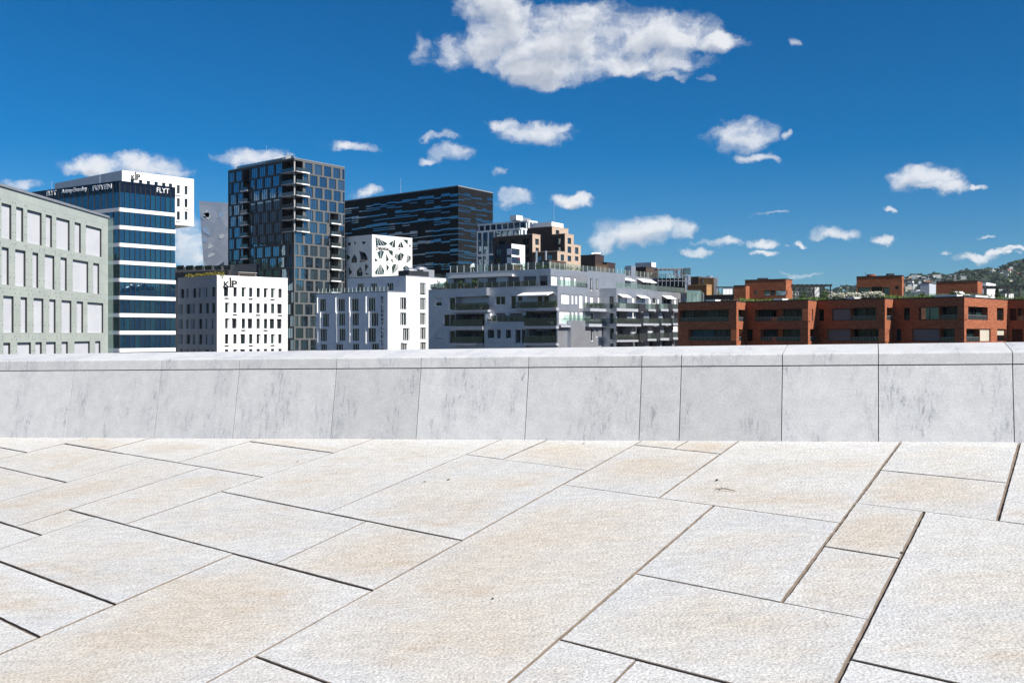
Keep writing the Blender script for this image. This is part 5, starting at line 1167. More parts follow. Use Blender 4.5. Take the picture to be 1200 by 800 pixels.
# balconies between the wings and along the right wing
for f, x0, x1, yt, yb_, ys, mat in ((AR, 345, 470, 366, 410, 432, 'g'), (AR, 335, 470, 485, 530, 552, 'g'), (BR_, 552, 720, 366, 410, 432, 'g'), (BR_, 800, 858, 375, 415, 430, 'l'), (BR_, 897, 956, 373, 413, 430, 'l'), (BR_, 990, 1036, 376, 414, 428, 'g'),
                                   (BR_, 552, 742, 485, 530, 548, 'g'), (BR_, 760, 882, 485, 526, 542, 'g'), (BR_, 903, 977, 486, 526, 540, 'g'), (BR_, 992, 1038, 484, 524, 538, 'g'), (BR_, 553, 722, 610, 655, 670, 'g'), (BR_, 793, 862, 604, 646, 662, 'g'), (BR_, 893, 962, 600, 640, 658, 'g'), (BR_, 992, 1038, 594, 634, 650, 'g')):
    o_ = 1.5 if f is AR else 1.1; ff = f.shift(o_); r = r7(ff, x0, yb_, x1, ys); g = r7(ff, x0, yt, x1, yb_)
    mb = MB(); ff.box(mb, r[0], r[1], r[2], r[3], -o_ + .004, 0); sl_ = mb.build('balcony', M_SLAB, b11)
    mb = MB(); ff.box(mb, g[0] + .04, g[1] - .04, g[2] + .01, g[3], -.10, -.07); ff.box(mb, g[0] + .04, g[0] + .07, g[2] + .01, g[3], -o_ + .1, -.11); mb.build('balcony_railing', CLRD if mat == 'g' else CLR, sl_)
for x0, x1, y0_, y1_ in ((727, 780, 372, 432), (858, 886, 374, 432), (956, 986, 374, 432), (730, 786, 604, 665), (860, 889, 599, 661), (957, 988, 597, 660)):
    ff = BR_.shift(1.1); r = r7(ff, x0, y0_, x1, y1_); mb = MB(); ff.box(mb, r[0], r[1], r[2], r[3], -1.09, -.02); mb.build('balcony_screen', M_DARK, b11)
for f, x0, x1, yy, out, drop in ((PR_, 443, 552, 163, 1.2, .5), (PR_, 583, 660, 172, 1.1, .45), (PR_, 710, 822, 180, 1.3, .65), (PR_, 972, 1085, 207, 2.6, 1.3), (BR_, 560, 632, 299, 1.0, .5), (BR_, 703, 773, 307, 1.0, .45), (BR_, 903, 980, 310, 1.1, .55)):
    a0, a1 = f.s(x7(x0)), f.s(x7(x1)); awning(b11, f, a0, a1, f.z(x7((x0 + x1) / 2), y7(yy)), out, drop)
a0, a1 = AL.s(x6(1078)), AL.s(x6(822)); awning(b11, AL, a0, a1, AL.z(x6(950), y6(272)), 2.0, .55, th=.16)
a0, a1 = PL_.s(x6(742)), PL_.s(x6(197)); mb = MB(); zz = PL_.z(x6(470), y6(136)); PL_.box(mb, a0, a1, zz - .22, zz + .12, .004, .55); aw = mb.build('awning', M_CANVAS, b11); mb = MB(); PL_.box(mb, a0 + .02, a1 - .02, zz - .27, zz - .225, .02, .5); mb.build('awning_edge', M_ZINC, aw)
mb = MB(); f = PR_; r = r7(f, 970, 212, 1088, 276); f.box(mb, r[0], r[1], r[2], r[3], .004, .06); mb.build('timber_wall', M_BRICKO, b11)
mb = MB(); r = r6(AL, 515, 452, 555, 524); AL.box(mb, r[0], r[1], r[2], r[3], .02, .5); mb.build('screen_panel', M_WHITE, b11)

# things people keep on the balconies
rr = random.Random(21)
def pot_plant(p, h, r, leafm, label, name='potted_plant', flowers=None, n=110, group='pot plants on balconies'):
    t = thing(name, label, 'plant', p, group)
    mb = MB(); mb.tube(p, p + Vector((0, 0, .38)), .17, 8, r2=.23); mb.build('pot', M_POT, t)
    mb = MB(); leafball(mb, p + Vector((0, 0, .38 + h / 2)), r, r, h / 2, n, .09, rr); mb.build('foliage', leafm, t)
    if flowers is not None:
        mb = MB(); leafball(mb, p + Vector((0, 0, .45 + h / 2)), r * 1.05, r * 1.05, h / 2, 40, .08, rr); mb.build('flowers', flowers, t)
def on(f, conv, x, yy, o): a = f.s((x6 if conv == 6 else x7)(x)); return f.p(a, f.z((x6 if conv == 6 else x7)(x), (y6 if conv == 6 else y7)(yy)), o)
for x, yy, h, r, lab, fl in ((325, 418, .8, .45, 'potted plant with red blooms, left end of the upper left grey balcony', M_RED), (350, 420, .5, .35, 'red flowering pot plant in the middle of the upper left grey balcony', M_RED), (372, 420, .55, .4, 'pot plant with pale and red flowers beside the middle one, upper left grey balcony', M_RED), (470, 416, .8, .5, 'green bushy pot plant at the right of the upper left grey balcony', None), (1065, 402, 1.2, .5, 'tall leafy pot plant at the right end of the awning balcony', None), (1100, 402, 1.0, .55, 'broad dark pot plant in the corner of the awning balcony', None), (1040, 402, .7, .45, 'yellowish pot plant beside the red cushion under the awning', None)):
    pot_plant(on(AL, 6, x, yy, .4), h, r, M_LEAFG, lab, flowers=fl)
for x, h, r, lab in ((188, 1.3, .5, 'leafy bush at the left end of the top floor grey terrace'), (312, 1.3, .65, 'round green bush on the top floor terrace under the long awning'), (440, 1.5, .75, 'bright green bush on the top floor terrace, right of the round one'), (365, .55, 1.1, 'low spreading planter bush between the two green bushes')):
    pot_plant(q(PL_.p(PL_.s(x6(x)), 0, .9).xy, zA + .02), h, r, M_LEAFG, lab, n=170, group='bushes on the grey top terrace')
p = on(AL, 6, 862, 552, .3); pot_plant(p, 2.2, .45, M_LEAFD, 'tall dark conifer in a pot at the left of the glass fronted terrace', n=160)
M_CHAIR = plain('grey_rattan', (.10, .10, .10), .8, .2, 8); M_CUSH = plain('cream_cushion', (.62, .58, .50), .9, .1, 5)
def chair(p, f, label, cush=None, group='balcony seats'):
    t = thing('armchair', label, 'chair', p, group); b = f.d; n_ = f.n
    def bx(mb, a0, a1, o0, o1, z0, z1):
        c = [p.xy + b * a + n_ * o for a, o in ((a0, o0), (a1, o0), (a1, o1), (a0, o1))]; mb.hexa([q(v, p.z + z0) for v in c], [q(v, p.z + z1) for v in c])
    mb = MB(); bx(mb, -.4, .4, -.4, .4, .18, .38); mb.build('seat', M_CHAIR, t)
    mb = MB(); bx(mb, -.4, .4, -.42, -.3, .39, .85); mb.build('backrest', M_CHAIR, t)
    for sx in (-.4, .32):
        mb = MB(); bx(mb, sx, sx + .08, -.29, .38, .39, .6); mb.build('armrest', M_CHAIR, t)
    for sx in (-.38, .32):
        for sy in (-.36, .3):
            mb = MB(); bx(mb, sx, sx + .06, sy, sy + .06, 0, .178); mb.build('leg', M_CHAIR, t)
    mb = MB(); bx(mb, -.3, .3, -.28, .36, .385, .5); mb.build('cushion', cush or M_CUSH, t)
chair(on(AL, 6, 830, 404, .35), AL, 'cream cushioned seat at the left of the awning balcony'); chair(on(AL, 6, 912, 404, .35), AL, 'cream cushioned seat in the middle of the awning balcony'); chair(on(AL, 6, 1006, 402, .3), AL, 'seat with a coral red cushion on the awning balcony', plain('coral_fabric', (.60, .12, .11), .9, .1, 5))
chair(on(AL, 6, 1062, 552, .35), AL, 'wicker seat with cream cushion on the terrace below the awning balcony'); chair(on(AL, 6, 552, 522, .3), AL, 'dark covered seat beside the white screen panel')
for x, lab in ((655, 'cream seat at the left of the second right wing balcony'), (690, 'cream seat at the centre of the second right wing balcony'), (715, 'cream seat at the right end of the second right wing balcony')): chair(on(BR_.shift(1.1), 7, x, 528, -.55), BR_, lab)
for x, lab in ((610, 'cream seat at the left of the lower right wing balcony'), (645, 'cream seat in the middle of the lower right wing balcony'), (685, 'cream seat at the right of the lower right wing balcony')): chair(on(BR_.shift(1.1), 7, x, 652, -.55), BR_, lab)
for x, lab in ((365, 'low green planter at the left of the balcony between the grey wings'), (400, 'low green planter in the middle of the balcony between the grey wings'), (440, 'low green planter at the right of the balcony between the grey wings')): pot_plant(on(AR.shift(1.5), 7, x, 408, -.4), .55, .55, M_LEAFG, lab, n=90)
# planting along the grey roof terrace
for i, u in enumerate((648, 655, 662, 671, 681)):
    p = PR_.p(PR_.s(u), zP + .02, -.9); mb = MB(); leafball(mb, p + Vector((0, 0, .45)), .9, .9, .5, 90, .12, rr); mb.build('shrub', M_LEAFG, None, p, ['low green shrub at the corner of the grey roof terrace', 'second low shrub from the grey roof corner behind the posts', 'middle low shrub of the five along the grey roof posts', 'fourth low shrub from the grey roof corner', 'rightmost low shrub of the five on the grey roof'][i], 'shrub', 'low shrubs on the grey roof')
for i, u in enumerate((610, 630)):
    p = PL_.p(PL_.s(u), zP + .02, -1.0); mb = MB(); leafball(mb, p + Vector((0, 0, .6)), 1.1, .9, .6, 110, .12, rr); mb.build('shrub', M_LEAFG, None, p, ['green shrub behind the white railing posts below the white framed loggias', 'green shrub right of the white framed house on the grey roof'][i], 'shrub', 'green shrubs behind the white posts')
M_TANK = plain('brown_timber_boards', (.10, .065, .045), .8, .3, 3)
for u0, u1, h, lab in ((654, 674, 1.6, 'long low dark timber store on the grey roof behind the posts'), (708, 722, 1.9, 'dark brown timber store on the grey roof beside the brown stair house')):
    mb = MB(); PR_.box(mb, PR_.s(u0), PR_.s(u1), zP + .02, zP + h, -4, -2); PR_.box(mb, PR_.s(u0) - .1, PR_.s(u1) + .1, zP + h + .003, zP + h + .12, -4.1, -1.9); mb.build('roof_shed', M_TANK, None, PR_.p(PR_.s((u0 + u1) / 2), zP, -3), lab, 'shed', 'timber stores on the grey roof')
mb = MB(); p = PL_.p(PL_.s(549), zP + .02, -1.2)
for k in (-1, 1): 
    mb.tube(p + Vector((k * .35, 0, 0)), p + Vector((k * .05, .05, .95)), .04, 5)
mb.hexa([p + Vector(v) for v in ((-.5, -.35, .95), (.5, -.35, .95), (.5, .35, .95), (-.5, .35, .95))], [p + Vector(v) for v in ((-.15, -.2, 1.5), (.3, -.2, 1.7), (.3, .2, 1.7), (-.15, .2, 1.5))]); mb.build('parasol', M_CANVAS, None, p, 'small folded cream parasol behind the white posts on the grey roof', 'parasol')

# ================================================================ 12 red brick housing
nodes = [(794.5, 168.5), (863, 159.5), (874, 164), (947, 153.5), (957.5, 158), (1037, 146.5), (1047, 150.5), (1130, 140.5), (1181, 153.5), (1300, 144), (1330, 150), (1420, 140)]
NP = [pt(u, y) for u, y in nodes]; zB = 5.16
cB = sum(NP, Vector((0, 0))) / len(NP); b12 = thing('brick_apartments', 'low red brick apartment row with folded front and long dark window bands', 'apartment block', (cB.x, cB.y + 8, -15.4))
FB = [Face(NP[i], NP[i + 1] - NP[i]) for i in range(len(NP) - 1)]; LB = [(NP[i + 1] - NP[i]).length for i in range(len(NP) - 1)]
r1, r2, r3 = (2.02, 3.9), (-1.15, .72), (-4.35, -2.48)
H = {i: [] for i in range(len(FB))}
def hb(i, u0, u1, row, kind='w', depth=.9): H[i].append((max(0.0, FB[i].s(u0)), min(LB[i], FB[i].s(u1)), row[0], row[1], depth, kind))
hb(0, 796, 854, r1); hb(1, 865.3, 900, r1); hb(0, 806.8, 862, r2); hb(1, 850, 869.6, r2)
hb(2, 884.5, 990, r1); hb(3, 930, 953, r1); hb(2, 891, 938, r2); hb(3, 949.3, 970, r2); hb(2, 874.8, 882, r2, 'n', .3)
hb(4, 959.2, 965.5, r1, 'n', .3); hb(4, 975, 996.3, r1, 's', .3); hb(4, 996.6, 1026.7, r1); hb(5, 1039.2, 1060, r1); hb(4, 969, 996.3, r2, 's', .3); hb(4, 996.6, 1090, r2); hb(5, 1000, 1042.5, r2)
hb(6, 1059, 1066, r1, 'n', .3); hb(6, 1076.7, 1100, r1, 'r', .3); hb(6, 1100.4, 1180, r1); hb(7, 1100, 1157.5, r1); hb(7, 1168.3, 1176.2, r1, 'n', .4); hb(6, 1049.6, 1056, r2, 'n', .3); hb(6, 1069, 1100.8, r2, 's', .3); hb(6, 1101.1, 1118.7, r2); hb(7, 1132.4, 1148.2, r2); hb(7, 1148.5, 1161, r2, 't', .3); hb(7, 1168.5, 1179, r2, 'h', .4)
hb(8, 1183, 1191, r1, 'k', .3); hb(8, 1192, 1215, r1); hb(8, 1186, 1198.5, r2, 'k', .3); hb(8, 1200, 1215, r2)
for i in (8, 10): hb(i, 1225 if i == 8 else 1345, 1280 if i == 8 else 1400, r1); hb(i, 1235 if i == 8 else 1350, 1275 if i == 8 else 1400, r2)
for i in range(len(FB)):
    if LB[i] > 8: H[i] += [(LB[i] * .1, LB[i] * .45, r3[0], r3[1], .9, 'w'), (LB[i] * .55, LB[i] * .9, r3[0], r3[1], .9, 'w')]
mb = MB()
for i, f in enumerate(FB): f.wall(mb, 0, LB[i], -15.4, zB, [h[:5] for h in H[i]], 0)
far = [q(NP[-1] + Vector((4, 26)), 0), q(NP[0] + Vector((10, 26)), 0)]
mb.poly([q(NP[0], -15.4), q(far[1].xy, -15.4), q(far[1].xy, zB), q(NP[0], zB)]); mb.poly([q(NP[-1], -15.4), q(far[0].xy, -15.4), q(far[0].xy, zB), q(NP[-1], zB)]); mb.poly([q(far[0].xy, -15.4), q(far[1].xy, -15.4), q(far[1].xy, zB), q(far[0].xy, zB)])
mb.build('wall', M_BRICK, b12)
mb = MB(); mb.poly([q(p, zB - .12) for p in NP] + [q(far[0].xy, zB - .12), q(far[1].xy, zB - .12)]); mb.build('roof', M_ROOF, b12)
for i, f in enumerate(FB):
    mb = MB(); f.box(mb, .0 if i % 2 else .02, LB[i] - .02, zB + .003, zB + .16 - (i % 2) * .004, -.42, .05); mb.build('roof_coping', M_DARK, b12)
GL_LOG = glass('loggia_glass', [(.008, .012, .014), (.014, .03, .034), (.006, .009, .010), (.02, .038, .042)], 1.6, .03, .02); M_TEAL = plain('teal_curtain', (.030, .085, .10), .6, .12, 1)
M_INB = plain('dark_brick_recess', (.05, .022, .016), .9, .3, 2)
for i, f in enumerate(FB):
    for h in H[i]:
        a0, a1, z0_, z1_, dp, k = h
        if a1 - a0 < .25: continue
        if k in 'sk' or k == 't':
            window(b12, f, h, -dp + .03, GL_DARK, M_DARK, 0, 0, .08, blind={'s': M_BLINDG, 't': M_BLINDT, 'k': M_INB}[k])
        elif k == 'h': window(b12, f, h, -dp + .03, GL_DARK, M_DARK, 0, 0, .08, blind=M_BLINDT, bfrac=.5)
        elif k in 'nr': window(b12, f, h, -dp + .03, GL_TOWER if k == 'r' else GL_LOG, M_DARK, 1 if k == 'r' else 0, 0, .10, subframe=True)
        else:
            n = max(1, int(round((a1 - a0) / 2.4)))
            for j in range(n):
                e0, e1 = a0 + (a1 - a0) * j / n, a0 + (a1 - a0) * (j + 1) / n
                window(b12, f, (e0 + .02, e1 - .02, z0_ + .02, z1_ - .02), -dp + .03, GL_LOG, M_DARK, 1 if e1 - e0 > 2 else 0, 0, .07, blind=M_TEAL if (i, j) in ((0, 0),) and row_low(h) else None) if False else window(b12, f, (e0 + .02, e1 - .02, z0_ + .02, z1_ - .02), -dp + .03, GL_LOG, M_DARK, 1 if e1 - e0 > 2 else 0, 0, .07, blind=M_TEAL if (i == 0 and z0_ < 0 and z0_ > -2 and j >= n - 9 and j < 2 + (n - 9 if n > 9 else 0)) else None)
            mb = MB(); f.box(mb, a0 + .05, a1 - .05, z0_ + .02, z0_ + .62, -.16, -.14); rl_ = mb.build('railing', CLRD, b12)
            mb = MB(); f.box(mb, a0 + .02, a1 - .02, z0_ + .625, z0_ + .67, -.18, -.12); m_ = max(2, int((a1 - a0) / .5))
            for j in range(m_): x_ = a0 + .05 + (a1 - a0 - .1) * j / (m_ - 1); f.box(mb, x_ - .012, x_ + .012, z0_ + .02, z0_ + .62, -.135, -.11)
            mb.build('railing_bars', M_ZINC, rl_)
# white vents at the roof edge
for i, (u0, u1, h_) in enumerate(((827, 838, .2), (906.5, 916.5, .2), (992, 1001, .2), (1095, 1121, .18), (1143.5, 1166, .2))):
    fi = [0, 2, 4, 6, 7][i]; f = FB[fi]; mb = MB(); f.box(mb, f.s(u0), f.s(u1), zB + .17, zB + .17 + h_, -1.4, -.05); f.box(mb, f.s(u0) - .06, f.s(u1) + .06, zB + .175 + h_, zB + .23 + h_, -1.5, .02)
    mb.build('roof_hatch', M_WHITE, b12)
# planted roof
rr = random.Random(31)
def roof_at(u, d): # point on the brick roof, d metres behind the front
    for i, f in enumerate(FB):
        if nodes[i][0] <= u <= nodes[i + 1][0]: return f.y(u) + d
    return 150 + d
mb = MB()
for i, f in enumerate(FB):
    pass
strip = []
for u in range(858, 1420, 6): strip.append((u, max(roof_at(u, 0), max(roof_at(u + k, 0) for k in (-12, 0, 12)))))
for (u0, ya), (u1, yb_) in zip(strip[:-1], strip[1:]):
    a, b_, c_, d_ = pt(u0, ya + 1.0), pt(u1, yb_ + 1.0), pt(u1, yb_ + 9), pt(u0, ya + 9)
    mb.poly([q(a, zB + .02), q(b_, zB + .02), q(c_, zB + .12), q(d_, zB + .12)])
for _ in range(13000):
    u = rr.uniform(868, 1400); y0_ = max(roof_at(u + k, 0) for k in (-8, 0, 8)); d = 1.2 + 6 * rr.random(); 
    if 928 < u < 932: continue
    p = pt(u, y0_ + d); k = .5 + .5 * math.sin(u * .11) * math.sin(u * .037 + 1); h_ = rr.uniform(.18, .48) + .55 * k * rr.random(); a = Vector((rr.gauss(0, .12), rr.gauss(0, .12), h_)); w_ = Vector((rr.uniform(.04, .13), rr.uniform(-.1, .1), 0))
    b0_ = q(p, zB + .05); mb.poly([b0_ - w_, b0_ + w_, b0_ + a])
mb.build('roof_grass', M_GRASS, None, (cB.x, cB.y, zB), 'sedum and long grass growing along the edge of the brick roof', 'grass', kind='stuff')
def bush(u, d, zc_, rx, rz, n, mat, label, name='shrub', group=None, fl=None, size=.11):
    y = roof_at(min(max(u, 800), 1400), d); p = q(pt(u, y), zB + .1); t = thing(name, label, 'shrub', p, group)
    mb = MB(); leafball(mb, p + Vector((0, 0, zc_)), rx, rx * .8, rz, n, size, rr); mb.build('foliage', mat, t)
    if fl is not None:
        mb = MB(); c = p + Vector((0, 0, zc_))
        for _ in range(int(n * .30)):
            dd = Vector((rr.gauss(0, 1), -abs(rr.gauss(0, 1)), rr.gauss(0.4, .9))).normalized(); s_ = c + Vector((dd.x * rx, dd.y * rx * .8, dd.z * rz)) * rr.uniform(.85, 1.05); leafball(mb, s_, .13, .13, .11, 7, .09, rr)
        mb.build('flowers', fl, t)
for i, u in enumerate((977, 985.5, 994, 1003, 1012, 1021, 1028)):
    bush(u, 3.2, .55, .95, .60, 200, M_LEAFG, ['leftmost small white flowering bush on the brick roof by the pergola', 'second white flowering bush from the pergola on the brick roof', 'white flowering bush third from the pergola', 'white flowering bush in front of the brick roof house corner', 'white flowering bush before the dark roof house opening', 'largest white flowering bush right of the others before the brick roof house', 'rightmost white flowering bush of the row on the brick roof'][i], 'flowering_shrub', 'white flowering bushes on the brick roof', M_FLOWER)
bush(1080, 3, .5, .6, .6, 150, M_LEAFG, 'small round green shrub before the white roof box', group='green shrubs on the brick roof'); bush(1119, 3, .55, .9, .65, 200, M_LEAFG, 'larger round green shrub before the low brick stair house', group='green shrubs on the brick roof'); bush(1150, 3, .35, 1.9, .4, 260, M_LEAFG, 'wide low green shrub right of the loungers on the brick roof', group='green shrubs on the brick roof')
bush(941, 4, .8, .7, .9, 170, M_LEAFG, 'leafy climbing shrub under the left half of the pergola', group='green shrubs on the brick roof'); bush(966, 4, 1.1, .9, .9, 190, M_LEAFG, 'yellow green climber under the right half of the pergola', group='green shrubs on the brick roof')
y = roof_at(1168, 4); p = q(pt(1168.5, y), zB + .1); t = thing('conifer', 'small dark conical conifer on the brick roof beside the right pergola', 'tree', p); mb = MB(); mb.tube(p, p + Vector((0, 0, .5)), .07, 6); mb.build('trunk', M_WOOD, t); mb = MB()
for k in range(7): leafball(mb, p + Vector((0, 0, .45 + k * .22)), .52 - k * .055, .52 - k * .055, .2, 60, .10, rr)
mb.build('crown', M_LEAFD, t)
for i, u in enumerate((1126, 1132)):
    f = FB[6]; y = roof_at(1120, 3); p = q(pt(u, y), zB + .15); t = thing('sun_lounger', ['white sun lounger, the left of two on the brick roof', 'white sun lounger, the right of two on the brick roof'][i], 'sun lounger', p, 'white loungers on the brick roof')
    mb = MB(); mb.box(p.x - .3, p.x + .3, p.y - .6, p.y + .5, p.z + .28, p.z + .36); mb.build('seat', M_WHITE, t)
    mb = MB(); mb.hexa([p + Vector(v) for v in ((-.3, .5, .3), (.3, .5, .3), (.3, .58, .3), (-.3, .58, .3))], [p + Vector(v) for v in ((-.75, .75, .85), (-.15, .75, .85), (-.15, .83, .85), (-.75, .83, .85))]); mb.build('backrest', M_WHITE, t)
    for sx in (-.26, .2):
        for sy in (-.55, .4): mb = MB(); mb.box(p.x + sx, p.x + sx + .06, p.y + sy, p.y + sy + .06, p.z - .02, p.z + .277); mb.build('leg', M_STEEL, t)

# roof houses on the brick row
def roofhouse(uc, ul, ur, y, vt, name, label, cat, mat, holes=(), vpl=-1300, vpr=1450, vb=None, dk=.3):
    Bk = Block(uc, y, ur, ul, vt, vpr, vpl, zb=zB - .1 if vb is None else zat(vb, y)); t = Bk.root(name, label, cat)
    hl = []; kinds = []
    for (u0, v0, u1, v1, k, *fc) in holes:
        f = Bk.R if fc else Bk.L; hl.append((f, f.rpx(u0, v0, u1, v1), k))
    mb = MB(); Bk.shell(mb, [h[1] for h in hl if h[0] is Bk.R], [h[1] for h in hl if h[0] is Bk.L], depth=dk, mroof=1); mb.build('wall', [mat, M_ROOF], t)
    for f, r, k in hl: window(t, f, r, -dk + .03, {'d': GL_DARK, 'b': GL_TOWER, 'v': GL_LOG}[k], M_DARK, 0, 0, .07)
    mb = MB(); Bk.rim(mb, .12, .25, .05); mb.build('roof_coping', M_DARK, t)
    return Bk, t
H1, t1 = roofhouse(921, 873, 928.5, 166, 327.3, 'roof_house', 'red brick roof house with dark glass front beside the long pergola', 'building', M_BRICK, [(895.3, 340, 902, 346.5, 'b'), (902.5, 340, 908, 346.5, 'v'), (908.5, 340, 922, 346.5, 'b'), (883.5, 340.8, 887.3, 345.5, 'd')])
mb = MB(); p = H1.L.p(H1.L.s(889.5), H1.z1 + .1, -2); mb.box(p.x - .8, p.x + .8, p.y - .5, p.y + .5, p.z, p.z + .35); mb.build('roof_vent', M_DARK, t1)
H2, t2 = roofhouse(874, 860, 880, 168, 334.8, 'roof_house', 'plain low brick annex left of the brick roof house', 'building', M_BRICK)
H3, t3 = roofhouse(1057, 1003.8, 1059, 160, 323.2, 'roof_house', 'tallest brick roof house with red chimney, behind the white flowering bushes', 'building', M_BRICK, [(1005.5, 336.7, 1020.5, 345.5, 'b'), (1021, 336, 1034, 345.5, 'v'), (1034.5, 336.7, 1042.5, 345.5, 'b'), (1049, 335.2, 1053, 338.6, 'd')])
p = H3.L.p(H3.L.s(1018.5), H3.z1 + .1, -1.5); mb = MB(); mb.tube(p + Vector((0, 0, .0)), p + Vector((0, 0, .35)), .7, 12); mb.build('chimney', M_BRICK, t3); p = H3.L.p(H3.L.s(1041), H3.z1 + .1, -1.5); mb = MB(); mb.box(p.x - .5, p.x + .5, p.y - .5, p.y + .5, p.z, p.z + .4); mb.build('roof_vent', M_DARK, t3)
p = H3.L.p(H3.L.s(1013), H3.z1 + .1, -1); mb = MB(); mb.tube(p, p + Vector((0, 0, .7)), .04, 5); mb.build('roof_mast', M_DARK, t3)
H4, t4 = roofhouse(1145.6, 1097, 1151.3, 158, 329.3, 'roof_house', 'long low brick roof house left of the white rooftop box', 'building', M_BRICK)
M_WB = plain('pale_sheet_metal', (.42, .44, .48), .5, .06, 1)
H5, t5 = roofhouse(1089, 1078.3, 1096.8, 172, 331.8, 'roof_house', 'pale metal roof box left of the long low brick roof house', 'building', M_WB)
H6, t6 = roofhouse(1156, 1150.5, 1167, 175, 330.5, 'roof_house', 'white roof box right of the long low brick roof house', 'building', M_WHITE)
mb = MB(); f = Face(pt(1151, 153), pt(1058, 156) - pt(1151, 153)); L1 = f.s(1058.5); f.box(mb, 0, L1, zB + .1, zB + 1.05, -.015, .015); t = thing('glass_railing', 'long clear glass railing along the brick roof before the low roof house', 'railing', f.p(L1 / 2, zB), None); mb.build('glass_panel', CLR, t)
for i in range(13): mb = MB(); a = L1 * i / 12; f.box(mb, a - .03, a + .03, zB + .05, zB + 1.1, -.06, -.018); mb.build('post', M_STEEL, t)
def pergola(u0, u1, y, vt, label, n):
    t = thing('pergola', label, 'pergola', q(pt((u0 + u1) / 2, y), zB)); z = zat(vt, y); x0, x1 = (u0 - CX) / F * y, (u1 - CX) / F * y
    mb = MB(); mb.box(x0, x1, y - .1, y + .1, z - .3, z); mb.build('beam', M_DARK, t); mb = MB(); mb.box(x0, x1, y + 3.4, y + 3.6, z - .3, z); mb.build('beam', M_DARK, t)
    for i in range(10): mb = MB(); a = x0 + (x1 - x0) * i / 9.; mb.box(a - .06, a + .06, y - .3, y + 3.8, z + .003, z + .1); mb.build('rafter', M_DARK, t)
    for i in range(n):
        for yy in (y, y + 3.5): mb = MB(); a = x0 + .2 + (x1 - x0 - .4) * i / (n - 1); mb.box(a - .09, a + .09, yy - .09, yy + .09, zB - .1, z - .303); mb.build('post', M_DARK, t)
pergola(924, 974.5, 168, 333.6, 'long dark pergola beside the brick roof house', 5); pergola(1152.5, 1196, 164, 335.4, 'dark pergola at the right end of the brick roof', 4)
M_CURT = plain('white_curtain', (.75, .75, .74), .9, .05, 2)
for i, (u, y, v, lab) in enumerate(((958, 169.5, 336.5, 'white cloth curtain hanging in the middle of the long pergola'), (1183, 165.5, 344, 'white covered seat under the right pergola'))):
    mb = MB(); p = q(pt(u, y), zat(v, y)); n_ = 9; hgt = p.z - zB - .2; wd = .45 if i == 0 else .7
    for k in range(n_): x0, x1 = -wd + 2 * wd * k / n_, -wd + 2 * wd * (k + 1) / n_; o0, o1 = .05 * (k % 2), .05 * ((k + 1) % 2); mb.hexa([(p.x + x0, p.y + o0, zB + .2), (p.x + x1, p.y + o1, zB + .2), (p.x + x1, p.y + o1 + .05, zB + .2), (p.x + x0, p.y + o0 + .05, zB + .2)], [(p.x + x0, p.y + o0, p.z), (p.x + x1, p.y + o1, p.z), (p.x + x1, p.y + o1 + .05, p.z), (p.x + x0, p.y + o0 + .05, p.z)])
    mb.build('curtain', M_CURT, None, q(p.xy, zB + .2), lab, 'curtain')

# ================================================================ 13 blocks behind the grey apartments
x8 = lambda x: 570 + x / 9.23; y8 = lambda y: 245 + y / 9.23
def blk(uc, y, ur, ul, vt, name, label, cat, mr_m, ml_m, wr=(), wl=(), vpr=1400, vpl=-900, gl=GL_TOWER, nm=1, zb=-15.4, rim=True, parent=None, dk=.3):
    Bk = Block(uc, y, ur, ul, vt, vpr, vpl, zb=zb); t = parent or Bk.root(name, label, cat)
    hr = [Bk.R.rpx(*r) for r in wr]; hl = [Bk.L.rpx(*r) for r in wl]
    mb = MB(); Bk.shell(mb, hr, hl, 0, dk, 2, 1); mb.build('wall', [mr_m, ml_m, M_ROOF], t)
    for h in hr: window(t, Bk.R, h, -dk + .04, gl, M_DARK, nm, 0, .09)
    for h in hl: window(t, Bk.L, h, -dk + .04, gl, M_DARK, nm, 0, .09)
    if rim: mb = MB(); Bk.rim(mb, .2, .3, .05); mb.build('roof_coping', mr_m, t)
    return Bk, t
e8 = lambda *a: (x8(a[0]), y8(a[1]), x8(a[2]), y8(a[3]))
# pale glazed office with white fins
M_FIN = plain('white_fins', (.72, .74, .76), .5, .05)
def finned(uc, ul, ur, vt, y, t=None):
    Bk = Block(uc, y, ur, ul, vt, 1500, -900)
    t = t or Bk.root('office_building', 'pale blue glazed office with white vertical fins behind the tan brick blocks', 'office building')
    core = MB(); Bk.shell(core, [], [], 0, .3, 1); core.build('wall', [GL_BLUE, M_ROOF], t)
    for f, W, sp_ in ((Bk.L, Bk.wl, 2.3), (Bk.R, Bk.wr, 1.7)):
        z = Bk.z1
        while z > Bk.z1 - 36: mb = MB(); f.box(mb, .0 if f is Bk.R else .02, W, z - .5, z, .004, .3 if f is Bk.R else .296); mb.build('floor_band', M_FIN, t); z -= 7.0
        n = int(W / sp_)
        for i in range(n + 1): 
            a = min(W - .2, i * sp_ + (.0 if f is Bk.R else .3)); mb = MB(); f.box(mb, a, a + (.75 if f is Bk.R else .42), Bk.z1 - 36, Bk.z1 - .01, .01, .28); mb.build('facade_fin', M_FIN, t)
    return Bk, t
Bf, tf = finned(618.5, 560, 629.2, 258, 300); finned(610.2, 560, 618.7, 267.0, 290, tf)
mb = MB(); Bf.L.box(mb, Bf.L.s(608), Bf.L.s(596.5), Bf.z1 + .01, Bf.z1 + 1.2, -6, -2); mb.build('roof_plant_room', M_ZINC, tf); mb = MB(); Bf.R.box(mb, -2.4, .8, Bf.z1 + .01, Bf.z1 + 1.5, -5, -2.5); mb.build('roof_plant_room', M_WHITE, tf)
